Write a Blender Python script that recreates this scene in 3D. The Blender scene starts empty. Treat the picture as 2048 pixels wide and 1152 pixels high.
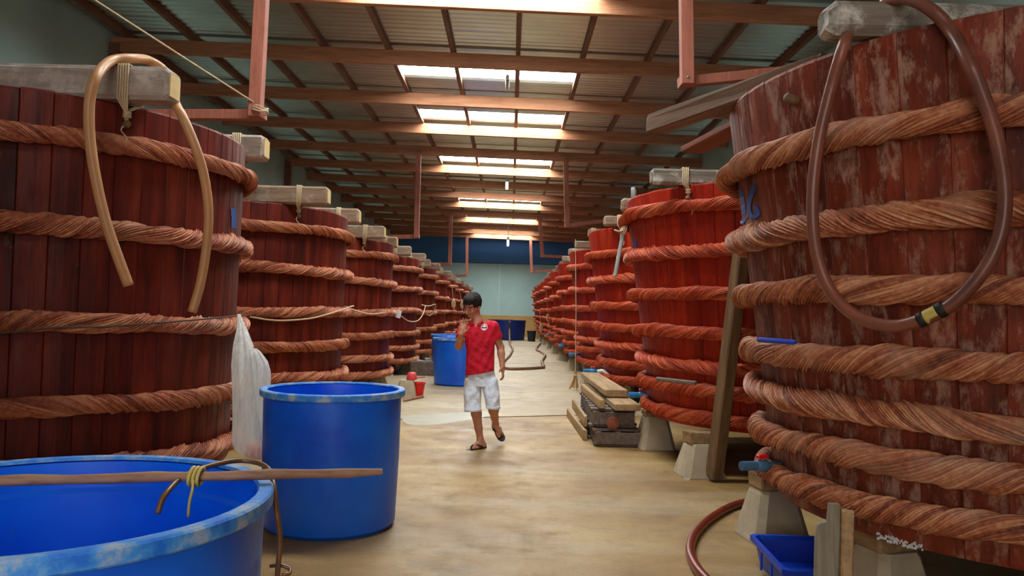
import bpy, math, random
import numpy as np
from mathutils import Vector, Matrix
random.seed(7)
SC = bpy.context.scene
COL = SC.collection
PI = math.pi

# ------------------------------------------------------------------ camera
F = 1550.0; CH = 1.48; RHO = 0.025
cam_d = bpy.data.cameras.new('camera'); cam = bpy.data.objects.new('camera', cam_d); COL.objects.link(cam)
cam_d.sensor_width = 36.0; cam_d.lens = 36.0 * F / 2048.0; cam_d.clip_start = 0.05; cam_d.clip_end = 200
_ux, _uy = -3 * math.cos(RHO) + 49 * math.sin(RHO), 3 * math.sin(RHO) + 49 * math.cos(RHO)
_yaw = math.atan(-_ux / F); _pit = math.atan(_uy / F)
FW = Vector((math.sin(_yaw) * math.cos(_pit), math.cos(_yaw) * math.cos(_pit), math.sin(_pit)))
_r0 = FW.cross(Vector((0, 0, 1))).normalized(); _u0 = _r0.cross(FW).normalized()
RT = _r0 * math.cos(RHO) + _u0 * math.sin(RHO); UP = _u0 * math.cos(RHO) - _r0 * math.sin(RHO)
CP = Vector((0, 0, CH))
cam.matrix_world = Matrix(((RT.x, UP.x, -FW.x, CP.x), (RT.y, UP.y, -FW.y, CP.y), (RT.z, UP.z, -FW.z, CP.z), (0, 0, 0, 1)))
SC.camera = cam

# ------------------------------------------------------------------ world, daylight, exposure
w = bpy.data.worlds.new('world'); SC.world = w; w.use_nodes = True
w.node_tree.nodes['Background'].inputs[0].default_value = (0.80, 0.90, 1.0, 1)
w.node_tree.nodes['Background'].inputs[1].default_value = 1.0
SKYLIGHT_STRENGTH = 30.0
DOOR_POWER = 230.0
ld = bpy.data.lights.new('doorway_daylight', 'AREA'); ld.shape = 'RECTANGLE'; ld.size = 5.0; ld.size_y = 3.6
ld.energy = DOOR_POWER; ld.color = (1.0, 0.95, 0.86)
lo = bpy.data.objects.new('doorway_daylight', ld); COL.objects.link(lo)
lo.location = (-0.6, -5.6, 2.3); lo.rotation_euler = (math.radians(90), 0, 0)
SC.view_settings.view_transform = 'Standard'; SC.view_settings.look = 'None'
SC.view_settings.gamma = 1.0; SC.view_settings.use_curve_mapping = False
SC.view_settings.exposure = 0.0
try:
    SC.cycles.use_light_tree = False; SC.cycles.max_bounces = 4; SC.cycles.diffuse_bounces = 3; SC.cycles.glossy_bounces = 2; SC.cycles.transparent_max_bounces = 6
    SC.cycles.caustics_reflective = False; SC.cycles.caustics_refractive = False; SC.cycles.use_adaptive_sampling = True; SC.cycles.adaptive_threshold = .04
    SC.cycles.use_denoising = True; SC.cycles.sample_clamp_indirect = 6.0
except Exception: pass

# ------------------------------------------------------------------ pixel measurements -> places
def ray(px, py): return FW + RT * ((px - 1024) / F) + UP * ((576 - py) / F)
def at(px, py, Y):
    d = ray(px, py); return CP + d * (Y / d.y)
def on(px, py, z=0.0):
    d = ray(px, py); return CP + d * ((z - CH) / d.z)
def on_cyl(px, py, cx, cy, R):
    d = ray(px, py); a = d.x * d.x + d.y * d.y; b = -2 * (d.x * cx + d.y * cy); c = cx * cx + cy * cy - R * R
    q = b * b - 4 * a * c
    t = (-b - math.sqrt(q)) / (2 * a) if q > 0 else -b / (2 * a)
    return CP + d * t

# ------------------------------------------------------------------ helpers
def srgb(r, g, b):
    f = lambda c: ((c / 255) / 12.92) if c / 255 <= 0.04045 else (((c / 255) + 0.055) / 1.055) ** 2.4
    return (f(r), f(g), f(b), 1.0)

class MB:
    def __init__(s): s.v = []; s.f = []
    def add(s, vs, fs):
        o = len(s.v); s.v += [tuple(v) for v in vs]; s.f += [tuple(i + o for i in f) for f in fs]; return s
    def box(s, c, d, rot=None, ch=0.0, jit=0.0):
        c = Vector(c); hx, hy, hz = d[0] / 2, d[1] / 2, d[2] / 2
        if ch <= 0:
            vs = [Vector((x * hx, y * hy, z * hz)) for z in (-1, 1) for y in (-1, 1) for x in (-1, 1)]
            fs = [(0, 2, 3, 1), (4, 5, 7, 6), (0, 1, 5, 4), (2, 6, 7, 3), (0, 4, 6, 2), (1, 3, 7, 5)]
        else:   # octagonal section along the longest axis, ends set back
            ax = max(range(3), key=lambda k: d[k]); o = [k for k in range(3) if k != ax]
            if ax == 1: o = [2, 0]
            h = (hx, hy, hz); a, b = h[o[0]], h[o[1]]
            ring = [(a - ch, -b), (a, -b + ch), (a, b - ch), (a - ch, b), (-a + ch, b), (-a, b - ch), (-a, -b + ch), (-a + ch, -b)]
            vs = []
            for e, k in ((-h[ax], .0), (-h[ax] + ch, 1), (h[ax] - ch, 1), (h[ax], .0)):
                for (p, q) in ring:
                    sc = 1.0 if k else 1 - ch / max(a, b)
                    t = [0, 0, 0]; t[ax] = e; t[o[0]] = p * sc; t[o[1]] = q * sc; vs.append(Vector(t))
            fs = [tuple(reversed(range(8))), tuple(range(24, 32))]
            for r in range(3):
                for i in range(8):
                    j = (i + 1) % 8; fs.append((r * 8 + i, r * 8 + j, r * 8 + 8 + j, r * 8 + 8 + i))
        if jit: vs = [v + Vector((random.uniform(-jit, jit), random.uniform(-jit, jit), random.uniform(-jit, jit))) for v in vs]
        if rot is not None: vs = [rot @ v for v in vs]
        return s.add([v + c for v in vs], fs)
    def beam(s, a, b, wd, ht, ch=0.0, up=Vector((0, 0, 1)), jit=0.0):
        a, b = Vector(a), Vector(b); x = (b - a); L = x.length; x.normalize(); y = up.cross(x).normalized(); z = x.cross(y)
        return s.box((a + b) / 2, (L, wd, ht), Matrix((x, y, z)).transposed(), ch, jit)
    def tube(s, pts, r, n=8, caps=True, rs=None):
        pts = [Vector(p) for p in pts]; N = len(pts); base = len(s.v)
        t0 = (pts[1] - pts[0]).normalized(); ref = Vector((0, 0, 1)) if abs(t0.z) < .9 else Vector((1, 0, 0))
        nrm = (ref - t0 * ref.dot(t0)).normalized(); vs = []; fs = []
        for i, p in enumerate(pts):
            t = (pts[min(i + 1, N - 1)] - pts[max(i - 1, 0)]).normalized()
            nrm = (nrm - t * nrm.dot(t)).normalized(); bn = t.cross(nrm); rr = rs[i] if rs else r
            for k in range(n):
                a = 2 * PI * k / n; vs.append(p + (nrm * math.cos(a) + bn * math.sin(a)) * rr)
        for i in range(N - 1):
            for k in range(n):
                k2 = (k + 1) % n; fs.append((i * n + k, i * n + k2, (i + 1) * n + k2, (i + 1) * n + k))
        if caps: fs += [tuple(reversed(range(n))), tuple(range((N - 1) * n, N * n))]
        return s.add(vs, fs)
    def lathe(s, prof, n=32, c=(0, 0, 0), closed=False, rot=None):
        c = Vector(c); vs = []; fs = []; m = len(prof)
        for (r, z) in prof:
            for k in range(n):
                a = 2 * PI * k / n; v = Vector((r * math.cos(a), r * math.sin(a), z)); vs.append((rot @ v if rot is not None else v) + c)
        for i in range(m if closed else m - 1):
            i2 = (i + 1) % m
            for k in range(n):
                k2 = (k + 1) % n; fs.append((i * n + k, i * n + k2, i2 * n + k2, i2 * n + k))
        if not closed: fs += [tuple(reversed(range(n))), tuple(range((m - 1) * n, m * n))]
        return s.add(vs, fs)
    def mesh(s, name, mat, smooth=False, angle=None):
        me = bpy.data.meshes.new(name); me.from_pydata(s.v, [], s.f); me.update()
        if mat is not None: me.materials.append(mat)
        if smooth:
            me.polygons.foreach_set('use_smooth', [True] * len(me.polygons))
            if angle: me.set_sharp_from_angle(angle=math.radians(angle))
        return me
    def build(s, name, mat, parent=None, smooth=False, angle=None):
        return link(name, s.mesh(name, mat, smooth, angle), parent)

def link(name, me, parent=None, loc=None, rz=None):
    o = bpy.data.objects.new(name, me); COL.objects.link(o)
    if parent is not None: o.parent = parent
    if loc is not None: o.location = loc
    if rz is not None: o.rotation_euler = (0, 0, rz)
    return o
def tag(o, label=None, cat=None, group=None, kind=None):
    if label: o['label'] = label
    if cat: o['category'] = cat
    if group: o['group'] = group
    if kind: o['kind'] = kind
    return o
def empty(name, loc=(0, 0, 0), rz=0.0):
    o = bpy.data.objects.new(name, None); COL.objects.link(o); o.location = loc; o.rotation_euler = (0, 0, rz); o.empty_display_size = .1
    return o
def curve(pts, sub=6):   # Catmull-Rom
    P = [Vector(p) for p in pts]; P = [P[0] * 2 - P[1]] + P + [P[-1] * 2 - P[-2]]; out = []
    for i in range(1, len(P) - 2):
        a, b, c, d = P[i - 1], P[i], P[i + 1], P[i + 2]
        for k in range(sub):
            t = k / sub; out.append(0.5 * ((2 * b) + (c - a) * t + (2 * a - 5 * b + 4 * c - d) * t * t + (3 * b - a - 3 * c + d) * t ** 3))
    out.append(P[-2]); return out
ORD = ['nearest', 'second', 'third', 'fourth', 'fifth', 'sixth', 'seventh', 'eighth', 'ninth', 'tenth', 'eleventh', 'twelfth']

# ------------------------------------------------------------------ materials
def nt(name):
    m = bpy.data.materials.new(name); m.use_nodes = True; t = m.node_tree
    b = t.nodes['Principled BSDF']; return m, t, b
def N(t, kind, **kw):
    n = t.nodes.new(kind)
    for k, v in kw.items(): setattr(n, k, v)
    return n
def ramp(t, stops, fac):
    r = N(t, 'ShaderNodeValToRGB'); e = r.color_ramp.elements
    while len(e) < len(stops): e.new(0.5)
    for i, (p, c) in enumerate(stops): e[i].position = p; e[i].color = c if len(c) == 4 else (*c, 1)
    t.links.new(fac, r.inputs[0]); return r.outputs[0]
def coords(t, scale, world=False, rnd=True):
    if world: src = N(t, 'ShaderNodeNewGeometry').outputs['Position']
    else: src = N(t, 'ShaderNodeTexCoord').outputs['Object']
    if rnd and not world:
        oi = N(t, 'ShaderNodeObjectInfo'); mu = N(t, 'ShaderNodeVectorMath', operation='SCALE'); mu.inputs[0].default_value = (13.7, 9.1, 5.3)
        t.links.new(oi.outputs['Random'], mu.inputs['Scale']); ad = N(t, 'ShaderNodeVectorMath', operation='ADD')
        t.links.new(src, ad.inputs[0]); t.links.new(mu.outputs[0], ad.inputs[1]); src = ad.outputs[0]
    mp = N(t, 'ShaderNodeMapping'); mp.inputs['Scale'].default_value = scale; t.links.new(src, mp.inputs[0]); return mp.outputs[0]
def noise(t, vec, sc, det=4, rough=.55):
    n = N(t, 'ShaderNodeTexNoise'); n.inputs['Scale'].default_value = sc; n.inputs['Detail'].default_value = det; n.inputs['Roughness'].default_value = rough
    t.links.new(vec, n.inputs['Vector']); return n.outputs['Fac']
def mix(t, a, b, fac, mode='MIX'):
    m = N(t, 'ShaderNodeMix', data_type='RGBA', blend_type=mode)
    for sock, v in ((m.inputs[0], fac), (m.inputs[6], a), (m.inputs[7], b)):
        if hasattr(v, 'is_linked') or hasattr(v, 'links'): t.links.new(v, sock)
        else: sock.default_value = v
    return m.outputs[2]
def mrange(t, v, a, b, c, d):
    m = N(t, 'ShaderNodeMapRange'); t.links.new(v, m.inputs[0])
    for i, x in enumerate((a, b, c, d)): m.inputs[i + 1].default_value = x
    return m.outputs[0]
def bump(t, b, h, strength, dist=.01):
    n = N(t, 'ShaderNodeBump'); n.inputs['Strength'].default_value = strength; n.inputs['Distance'].default_value = dist
    t.links.new(h, n.inputs['Height']); t.links.new(n.outputs[0], b.inputs['Normal'])

def simple(name, c, rough=.6, var=.25, sc=6, scale=(1, 1, 1), bmp=0.0, metal=0.0, c2=None, world=False, spec=.5):
    m, t, b = nt(name); v = coords(t, scale, world); n = noise(t, v, sc)
    if c2 is None: c2 = tuple(x * (1 - var) for x in c[:3]) + (1,)
    t.links.new(ramp(t, [(.3, c2), (.7, c)], n), b.inputs['Base Color'])
    b.inputs['Roughness'].default_value = rough; b.inputs['Metallic'].default_value = metal; b.inputs['Specular IOR Level'].default_value = spec
    if bmp: bump(t, b, noise(t, v, sc * 5, 3), bmp)
    return m

def stave_mat(name, dark, mid, light, patch, patch_amt, rough=.5):
    m, t, b = nt(name)
    v = coords(t, (1, 1, 1)); vs = coords(t, (1, 1, .16)); vg = coords(t, (1, 1, .04))
    streak = noise(t, vs, 5.0, 5, .6); grain = noise(t, vg, 55, 4, .6)
    col = ramp(t, [(.32, dark), (.5, mid), (.70, light)], streak)
    col = mix(t, col, mix(t, col, (.02, .012, .01, 1), .55), mrange(t, grain, .5, .75, 0, 1))
    pn = noise(t, coords(t, (1, 1, .4)), 10, 7, .75)
    col = mix(t, col, patch, mrange(t, pn, 1 - patch_amt, min(1.0, 1.12 - patch_amt), 0, .8))
    oi = N(t, 'ShaderNodeObjectInfo'); hv = N(t, 'ShaderNodeHueSaturation'); t.links.new(col, hv.inputs['Color'])
    t.links.new(mrange(t, oi.outputs['Random'], 0, 1, .86, 1.12), hv.inputs['Value'])
    t.links.new(hv.outputs[0], b.inputs['Base Color'])
    t.links.new(mrange(t, pn, .3, .7, rough - .12, rough + .2), b.inputs['Roughness'])
    b.inputs['Specular IOR Level'].default_value = .3; bump(t, b, grain, .35, .006); return m

def rope_mat(name, dark, mid, light, dust):
    m, t, b = nt(name); at_ = N(t, 'ShaderNodeAttribute', attribute_name='cane')
    v = coords(t, (1, 1, 1)); n = noise(t, v, 3.0, 4); fine = noise(t, v, 40, 3)
    ad = N(t, 'ShaderNodeMath', operation='ADD'); t.links.new(at_.outputs['Fac'], ad.inputs[0]); t.links.new(mrange(t, fine, .3, .7, -.2, .2), ad.inputs[1])
    col = ramp(t, [(.1, dark), (.5, mid), (.9, light)], ad.outputs[0])
    col = mix(t, col, dust, mrange(t, n, .5, .75, 0, .55))
    t.links.new(col, b.inputs['Base Color']); b.inputs['Roughness'].default_value = .62
    bump(t, b, fine, .35, .005); return m

def wood_mat(name, dark, light, axis=0, rough=.7, rnd=True, pale=None):
    m, t, b = nt(name); s = [1, 1, 1]; s[axis] = .09
    v = coords(t, tuple(s), rnd=rnd); n = noise(t, v, 14, 6, .65); g = noise(t, v, 70, 3)
    col = ramp(t, [(.25, dark), (.72, light)], n)
    if pale: col = mix(t, col, pale, mrange(t, noise(t, coords(t, (1, 1, 1)), 6, 6, .7), .5, .66, 0, .85))
    col = mix(t, col, mix(t, col, (.03, .02, .015, 1), .5), mrange(t, g, .52, .8, 0, .8))
    t.links.new(col, b.inputs['Base Color']); b.inputs['Roughness'].default_value = rough
    bump(t, b, g, .4, .006); return m

M = {}
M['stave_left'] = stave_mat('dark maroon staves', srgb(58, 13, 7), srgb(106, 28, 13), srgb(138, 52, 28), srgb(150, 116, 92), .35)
M['stave_red'] = stave_mat('red painted staves', srgb(132, 20, 5), srgb(166, 34, 9), srgb(184, 54, 18), srgb(176, 96, 62), .25, .45)
M['stave_worn'] = stave_mat('worn red staves', srgb(84, 32, 18), srgb(132, 52, 29), srgb(162, 78, 48), srgb(178, 136, 116), .50, .55)
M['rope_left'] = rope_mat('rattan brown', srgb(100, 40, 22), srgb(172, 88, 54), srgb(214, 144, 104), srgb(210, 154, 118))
M['rope_red'] = rope_mat('rattan red stained', srgb(128, 32, 10), srgb(184, 60, 26), srgb(222, 112, 66), srgb(214, 124, 84))
M['rope_worn'] = rope_mat('rattan weathered', srgb(100, 44, 26), srgb(178, 98, 62), srgb(220, 156, 114), srgb(206, 166, 138))
M['inside'] = simple('vat boards', srgb(110, 60, 40), .8)
M['timber_pale'] = wood_mat('pale sawn timber', srgb(110, 84, 66), srgb(172, 142, 114), 0, pale=srgb(186, 168, 148))
M['timber_white'] = wood_mat('timber with flaking whitewash', srgb(96, 84, 72), srgb(150, 136, 120), 0, pale=srgb(222, 216, 206))
M['timber_grey'] = wood_mat('grey sawn timber', srgb(140, 122, 112), srgb(188, 168, 154), 0, pale=srgb(206, 192, 182))
M['timber_end'] = simple('fresh end grain', srgb(232, 196, 132), .7, .2, 20)
M['timber_brown'] = wood_mat('brown old timber', srgb(92, 62, 46), srgb(150, 112, 84), 0)
M['timber_redbrown'] = wood_mat('reddish board', srgb(96, 44, 28), srgb(150, 80, 54), 0)
M['beam'] = wood_mat('roof beam timber', srgb(150, 94, 62), srgb(206, 142, 102), 0)
M['purlin'] = wood_mat('purlin timber', srgb(104, 68, 50), srgb(146, 102, 78), 1)
M['hanger'] = wood_mat('planed hanger timber', srgb(140, 74, 56), srgb(182, 108, 86), 2)
M['plank'] = wood_mat('old plank', srgb(120, 88, 58), srgb(196, 160, 112), 1)
M['pallet'] = wood_mat('dark pallet wood', srgb(70, 54, 46), srgb(124, 104, 92), 1)
M['prop'] = wood_mat('weathered prop', srgb(84, 60, 38), srgb(140, 106, 70), 2)
M['board_grey'] = wood_mat('grey weathered board', srgb(92, 84, 70), srgb(160, 148, 126), 2)
M['pole'] = wood_mat('smooth pole', srgb(112, 70, 50), srgb(180, 136, 106), 0)
M['twine'] = simple('pale twine', srgb(216, 188, 152), .85, .25, 60)
M['twine_dark'] = simple('dark twine', srgb(96, 80, 64), .85, .25, 60)
M['straw'] = simple('straw', srgb(206, 160, 84), .8, .3, 60)
M['hose_tan'] = simple('tan hose', srgb(204, 146, 96), .42, .12, 4)
M['hose_brown'] = simple('mauve brown hose', srgb(150, 86, 66), .35, .35, 3, c2=srgb(96, 56, 46))
M['hose_red'] = simple('dark red hose', srgb(128, 48, 28), .35, .3, 3)
M['hose_floor'] = simple('dull brown hose', srgb(128, 88, 56), .5, .3, 5)
M['hose_thin'] = simple('thin brown hose', srgb(150, 96, 40), .35, .4, 8, c2=srgb(60, 44, 36))
M['tape'] = simple('yellow tape', srgb(214, 188, 96), .5, .2)
M['black'] = simple('black rubber', srgb(26, 22, 22), .6, .2)
M['blue_valve'] = simple('blue plastic', srgb(40, 130, 190), .4, .1)
M['blue_dull'] = simple('dull blue pipe', srgb(70, 110, 142), .4, .2, 20)
M['red_plastic'] = simple('red plastic', srgb(226, 26, 22), .4, .1)
M['pink_plastic'] = simple('faded red plastic', srgb(224, 70, 74), .45, .1)
M['white_plastic'] = simple('white plastic', srgb(232, 232, 236), .4, .05)
M['pipe_grey'] = simple('grey pipe', srgb(168, 172, 168), .5, .2, 10)
M['steel'] = simple('steel', srgb(150, 150, 150), .4, .1, metal=.8)
M['paint_blue'] = simple('blue paint', srgb(30, 84, 176), .55, .35, 30)
M['mould'] = simple('white mould', srgb(226, 226, 230), .9, .1)
M['crate'] = simple('blue crate plastic', srgb(0, 62, 196), .42, .15, 3)
M['bucket_dark'] = simple('dark bucket', srgb(34, 40, 52), .5, .2)
M['tank_navy'] = simple('navy tank plastic', srgb(10, 46, 130), .45, .15, 3)
M['cardboard'] = simple('cardboard', srgb(186, 150, 100), .8, .2)
M['stick_grey'] = simple('grey stick', srgb(130, 112, 98), .7, .3, 20)

def tank_mat():
    m, t, b = nt('blue tank plastic'); v = coords(t, (1, 1, 1))
    n = noise(t, v, 2.2, 4); sc = noise(t, coords(t, (1, 1, .3)), 30, 4, .7)
    col = ramp(t, [(.3, srgb(0, 82, 222)), (.7, srgb(4, 118, 250))], n)
    col = mix(t, col, srgb(90, 130, 190), mrange(t, sc, .66, .8, 0, .5))
    t.links.new(col, b.inputs['Base Color']); b.inputs['Roughness'].default_value = .38; bump(t, b, noise(t, v, 9, 3), .12, .02); return m
def rim_mat():
    m, t, b = nt('scuffed blue rim'); v = coords(t, (1, 1, 1)); n = noise(t, v, 9, 6, .7)
    t.links.new(ramp(t, [(.36, srgb(24, 108, 220)), (.50, srgb(64, 146, 228)), (.64, srgb(168, 182, 196))], n), b.inputs['Base Color'])
    b.inputs['Roughness'].default_value = .5; return m
M['tank'] = tank_mat(); M['tank_rim'] = rim_mat()

def concrete_floor(grey=0.0):
    m, t, b = nt('worn concrete floor'); v = coords(t, (1, 1, 1), True)
    a = noise(t, v, .55, 6, .62); c = noise(t, v, 3.2, 6, .65); f = noise(t, v, 26, 4, .7)
    vs = coords(t, (.35, 1.6, 1), True); st = noise(t, vs, .8, 5, .6)
    col = ramp(t, [(.30, srgb(118, 86, 46)), (.5, srgb(160, 124, 72)), (.70, srgb(190, 160, 108))], a)
    col = mix(t, col, srgb(184, 170, 144), mrange(t, st, .5, .72, 0, .55))
    col = mix(t, col, srgb(112, 82, 50), mrange(t, c, .54, .76, 0, .6))
    col = mix(t, col, srgb(80, 62, 42), mrange(t, noise(t, v, 1.5, 5, .7), .56, .74, 0, .6))
    col = mix(t, col, mix(t, col, srgb(90, 70, 50), .35), mrange(t, f, .5, .8, 0, 1))
    if grey: col = mix(t, col, srgb(178, 168, 148), grey)
    t.links.new(col, b.inputs['Base Color']); t.links.new(mrange(t, c, .3, .7, .42, .68), b.inputs['Roughness'])
    bump(t, b, f, .18, .01); return m
M['floor'] = concrete_floor(); M['floor_pale'] = concrete_floor(.42)
M['joint'] = simple('joint dirt', srgb(70, 54, 40), .9)
M['patch'] = simple('pale cement', srgb(176, 168, 148), .5, .18, 5, world=True)
M['wall'] = simple('teal painted wall', srgb(176, 210, 206), .8, .22, .8, world=True, bmp=.1)
M['wall_back'] = simple('pale teal back wall', srgb(178, 208, 206), .75, .12, .6, world=True)
M['wall_blue'] = simple('blue upper wall', srgb(70, 122, 186), .75, .15, .6, world=True)
M['dado'] = simple('ochre dado', srgb(206, 160, 98), .8, .25, 1.2, world=True)
M['roof'] = simple('galvanised roofing', srgb(214, 212, 200), .30, .2, 1.1, world=True, metal=.85)
M['pier'] = simple('cast concrete', srgb(196, 178, 150), .85, .3, 5, bmp=.3)
def skylight_mat():
    m, t, b = nt('daylit fibreglass'); b.inputs['Base Color'].default_value = (.85, .9, .9, 1); b.inputs['Roughness'].default_value = .5
    b.inputs['Emission Color'].default_value = (.93, 1.0, .98, 1); b.inputs['Emission Strength'].default_value = SKYLIGHT_STRENGTH; return m
M['skylight'] = skylight_mat()
def lamp_glass():
    m, t, b = nt('lit lamp tube'); b.inputs['Base Color'].default_value = (.9, .9, .85, 1)
    b.inputs['Emission Color'].default_value = (1, .97, .88, 1); b.inputs['Emission Strength'].default_value = 2.5; return m
M['lamp'] = lamp_glass()
M['lamp_off'] = simple('unlit lamp tube', srgb(236, 236, 228), .3, .05)

# ------------------------------------------------------------------ the hall
XL, XR, Y0, Y1 = -7.27, 5.3, -6.0, 49.0
ZR = CH + 4.70; SL = -0.02                                   # roof height over the aisle, fall towards the right
def roof_z(x): return ZR + SL * x
BEAM = [8.36 + 2.69 * n for n in range(-5, 15)]
SKY = [(-3.0, -2.1), (5.9, 6.8), (10.0, 10.95), (14.78, 15.62), (18.2, 19.05), (23.45, 24.4), (28.1, 28.95), (31.75, 32.55), (37.0, 37.85), (41.9, 42.75), (45.0, 45.85)]  # last strip is an added skylight, hidden by a beam, brightening the back wall
PUR = [.02 + 1.165 * k for k in range(-6, 5)]

floor = empty('floor'); tag(floor, 'worn beige concrete floor of the vat hall', None, kind='structure')
J = [(-8.0, -8.0), tuple(0 for _ in '..')]
def joint_y(k, x): return [Y0 - 1, 11.05 + .36 * x, 22.6 + .55 * x, 34.5 + .3 * x, Y1 + 1][k]
for k in range(4):
    xs = (XL - .3, XR + .3); g = .045
    lo_, hi_ = [joint_y(k, x) + (g if k else 0) for x in xs], [joint_y(k + 1, x) - (g if k < 3 else 0) for x in xs]
    MB().add([(xs[0], lo_[0], 0), (xs[1], lo_[1], 0), (xs[1], hi_[1], 0), (xs[0], hi_[0], 0), (xs[0], lo_[0], -.15), (xs[1], lo_[1], -.15), (xs[1], hi_[1], -.15), (xs[0], hi_[0], -.15)],
             [(0, 1, 2, 3), (7, 6, 5, 4), (0, 4, 5, 1), (1, 5, 6, 2), (2, 6, 7, 3), (3, 7, 4, 0)]).build('slab', M['floor' if k == 0 else 'floor_pale'], floor)
MB().box(((XL + XR) / 2, (Y0 + Y1) / 2, -.12), (XR - XL + .6, Y1 - Y0 + 2, .16)).build('joint_filler', M['joint'], floor)
def blob(pts, z, h=.004):
    c = sum((Vector(p) for p in pts), Vector()) / len(pts); n = len(pts)
    return [(p[0], p[1], z) for p in pts] + [(c.x, c.y, z + h)] , [(i, (i + 1) % n, n) for i in range(n)]
pp = [on(x, y) for x, y in ((800, 832), (860, 828), (910, 826), (968, 822), (975, 832), (950, 838), (905, 845), (860, 850), (815, 848))]
MB().add(*blob([(p.x, p.y, 0) for p in curve(pp + [pp[0]], 4)[:-1]], .001)).build('cement_patch', M['patch'], floor)

def wall(name, c, d, mat): return tag(MB().box(c, d).build(name, mat), kind='structure')
tag(wall('wall_left', (XL - .1, (Y0 + Y1) / 2, 3.3), (.2, Y1 - Y0, 6.6), M['wall']), 'teal painted wall behind the left row of vats')
tag(wall('wall_right', (XR + .1, (Y0 + Y1) / 2, 3.2), (.2, Y1 - Y0, 6.4), M['wall']), 'teal painted wall behind the right row of vats')
wb = empty('wall_back', (0, Y1, 0)); tag(wb, 'pale teal end wall with ochre base and blue upper band', kind='structure')
z1, z2 = 1.28, CH + (97 / F) * Y1
for (x0, x1) in ((XL, -.75), (-.74, XR)):
    MB().box(((x0 + x1) / 2, .1, (z1 + z2) / 2), (x1 - x0, .2, z2 - z1)).build('panel', M['wall_back'], wb)
MB().box(((XL + XR) / 2, .09, z1 / 2), (XR - XL, .22, z1)).build('dado_band', M['dado'], wb)
MB().box(((XL + XR) / 2, .1, (z2 + .03 + 6.6) / 2), (XR - XL, .2, 6.6 - z2 - .03)).build('upper_band', M['wall_blue'], wb)
MB().box(((XL + XR) / 2, .12, z2 + .015), (XR - XL, .2, .04)).build('ledge_gap', M['joint'], wb)
wf = empty('wall_front', (0, Y0, 0)); tag(wf, 'wall with the open doorway behind the viewer', kind='structure')
MB().box((-5.2, -.1, 3.3), (4.0, .2, 6.6)).build('panel', M['wall'], wf); MB().box((3.7, -.1, 3.3), (3.2, .2, 6.6)).build('panel', M['wall'], wf)
MB().box((-.6, -.1, 5.4), (5.4, .2, 2.4)).build('lintel', M['wall'], wf)

ceil = empty('ceiling', (0, 0, 0)); tag(ceil, 'corrugated roof on timber beams and purlins with skylight strips', kind='structure')
def sheet(x0, x1, y0, y1, lift=0.0, pitch=.18, amp=.034, seg=6):
    n = max(6, int(round((y1 - y0) / pitch * seg))); vs = []; fs = []
    for i in range(n + 1):
        y = y0 + (y1 - y0) * i / n; z = amp * math.cos(2 * PI * (y - y0) / pitch) + lift
        vs += [(x0, y, roof_z(x0) + z + .02), (x1, y, roof_z(x1) + z + .02)]
    for i in range(n): fs.append((2 * i, 2 * i + 1, 2 * i + 3, 2 * i + 2))
    return MB().add(vs, fs)
rows = []; y = Y0
for (a, b) in SKY + [(Y1 + .1, None)]:
    k = max(1, int(round((a - y) / .9)))
    for i in range(k): rows.append((y + (a - y) * i / k, y + (a - y) * (i + 1) / k, False))
    if b is not None: rows.append((a, b, True)); y = b
sx0, sx1 = .02 - 2 * 1.165, .02 + 1.165
for i, (a, b, sky) in enumerate(rows):
    lift = .004 * (i % 2)
    if not sky:
        sheet(XL - .1, XR + .1, a - .03, b + .03, lift).build('roofing_sheet', M['roof'], ceil, True)
    else:
        sheet(XL - .1, sx0 + .03, a - .03, b + .03, lift).build('roofing_sheet', M['roof'], ceil, True)
        sheet(sx1 - .03, XR + .1, a - .03, b + .03, lift).build('roofing_sheet', M['roof'], ceil, True)
        for k in range(3):
            sheet(sx0 + 1.165 * k + .045, sx0 + 1.165 * (k + 1) - .045, a + .05, b - .05, .0, seg=3).build('skylight_sheet', M['skylight'], ceil, True)
for x in PUR:
    MB().box((x, (Y0 + Y1) / 2, roof_z(x) - .055), (.08, Y1 - Y0, .11)).build('purlin', M['purlin'], ceil)
for yb in BEAM:
    a, b = Vector((XL, yb, roof_z(XL) - .11 - .125)), Vector((XR, yb, roof_z(XR) - .11 - .125))
    MB().beam(a, b, .1, .25, .006).build('roof_beam', M['beam'], ceil)
for n in (2, 6, 10, 13):
    yb = BEAM[n + 5]
    MB().box((XL + .1, yb, 3.05), (.18, .18, 6.1)).build('wall_post', M['purlin'], ceil)

# ------------------------------------------------------------------ vats
S = 4.1; VL = (-3.69, 6.03); VR = (2.88, 4.24); RB = 1.47; NST = 52; RR = .059
def stave_meshes(zb, zt, tap, mat):
    out = []
    for k in range(3):
        m = MB(); ring = []; dz = (0, .004, -.003)[k]
        lv = [zb, zb + .02, (zb + zt) / 2, zt - .015 + dz, zt + dz]
        for j, z in enumerate(lv):
            R = RB + tap * (z - 1.48); wd = R * math.tan(PI / NST) * .997; e = .006 if j in (0, 4) else 0
            for (r, t) in ((R - e, -wd + .005), (R + .005 - e, 0), (R - e, wd - .005), (R - .008, wd), (R - .055, wd), (R - .055, -wd), (R - .008, -wd)):
                ring.append((r, t, z))
        fs = [tuple(reversed(range(7))), tuple(range(28, 35))]
        for a in range(4):
            for i in range(7):
                j = (i + 1) % 7; fs.append((a * 7 + i, a * 7 + j, a * 7 + 7 + j, a * 7 + 7 + i))
        out.append(m.add(ring, fs).mesh('stave', mat))
    return out
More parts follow.
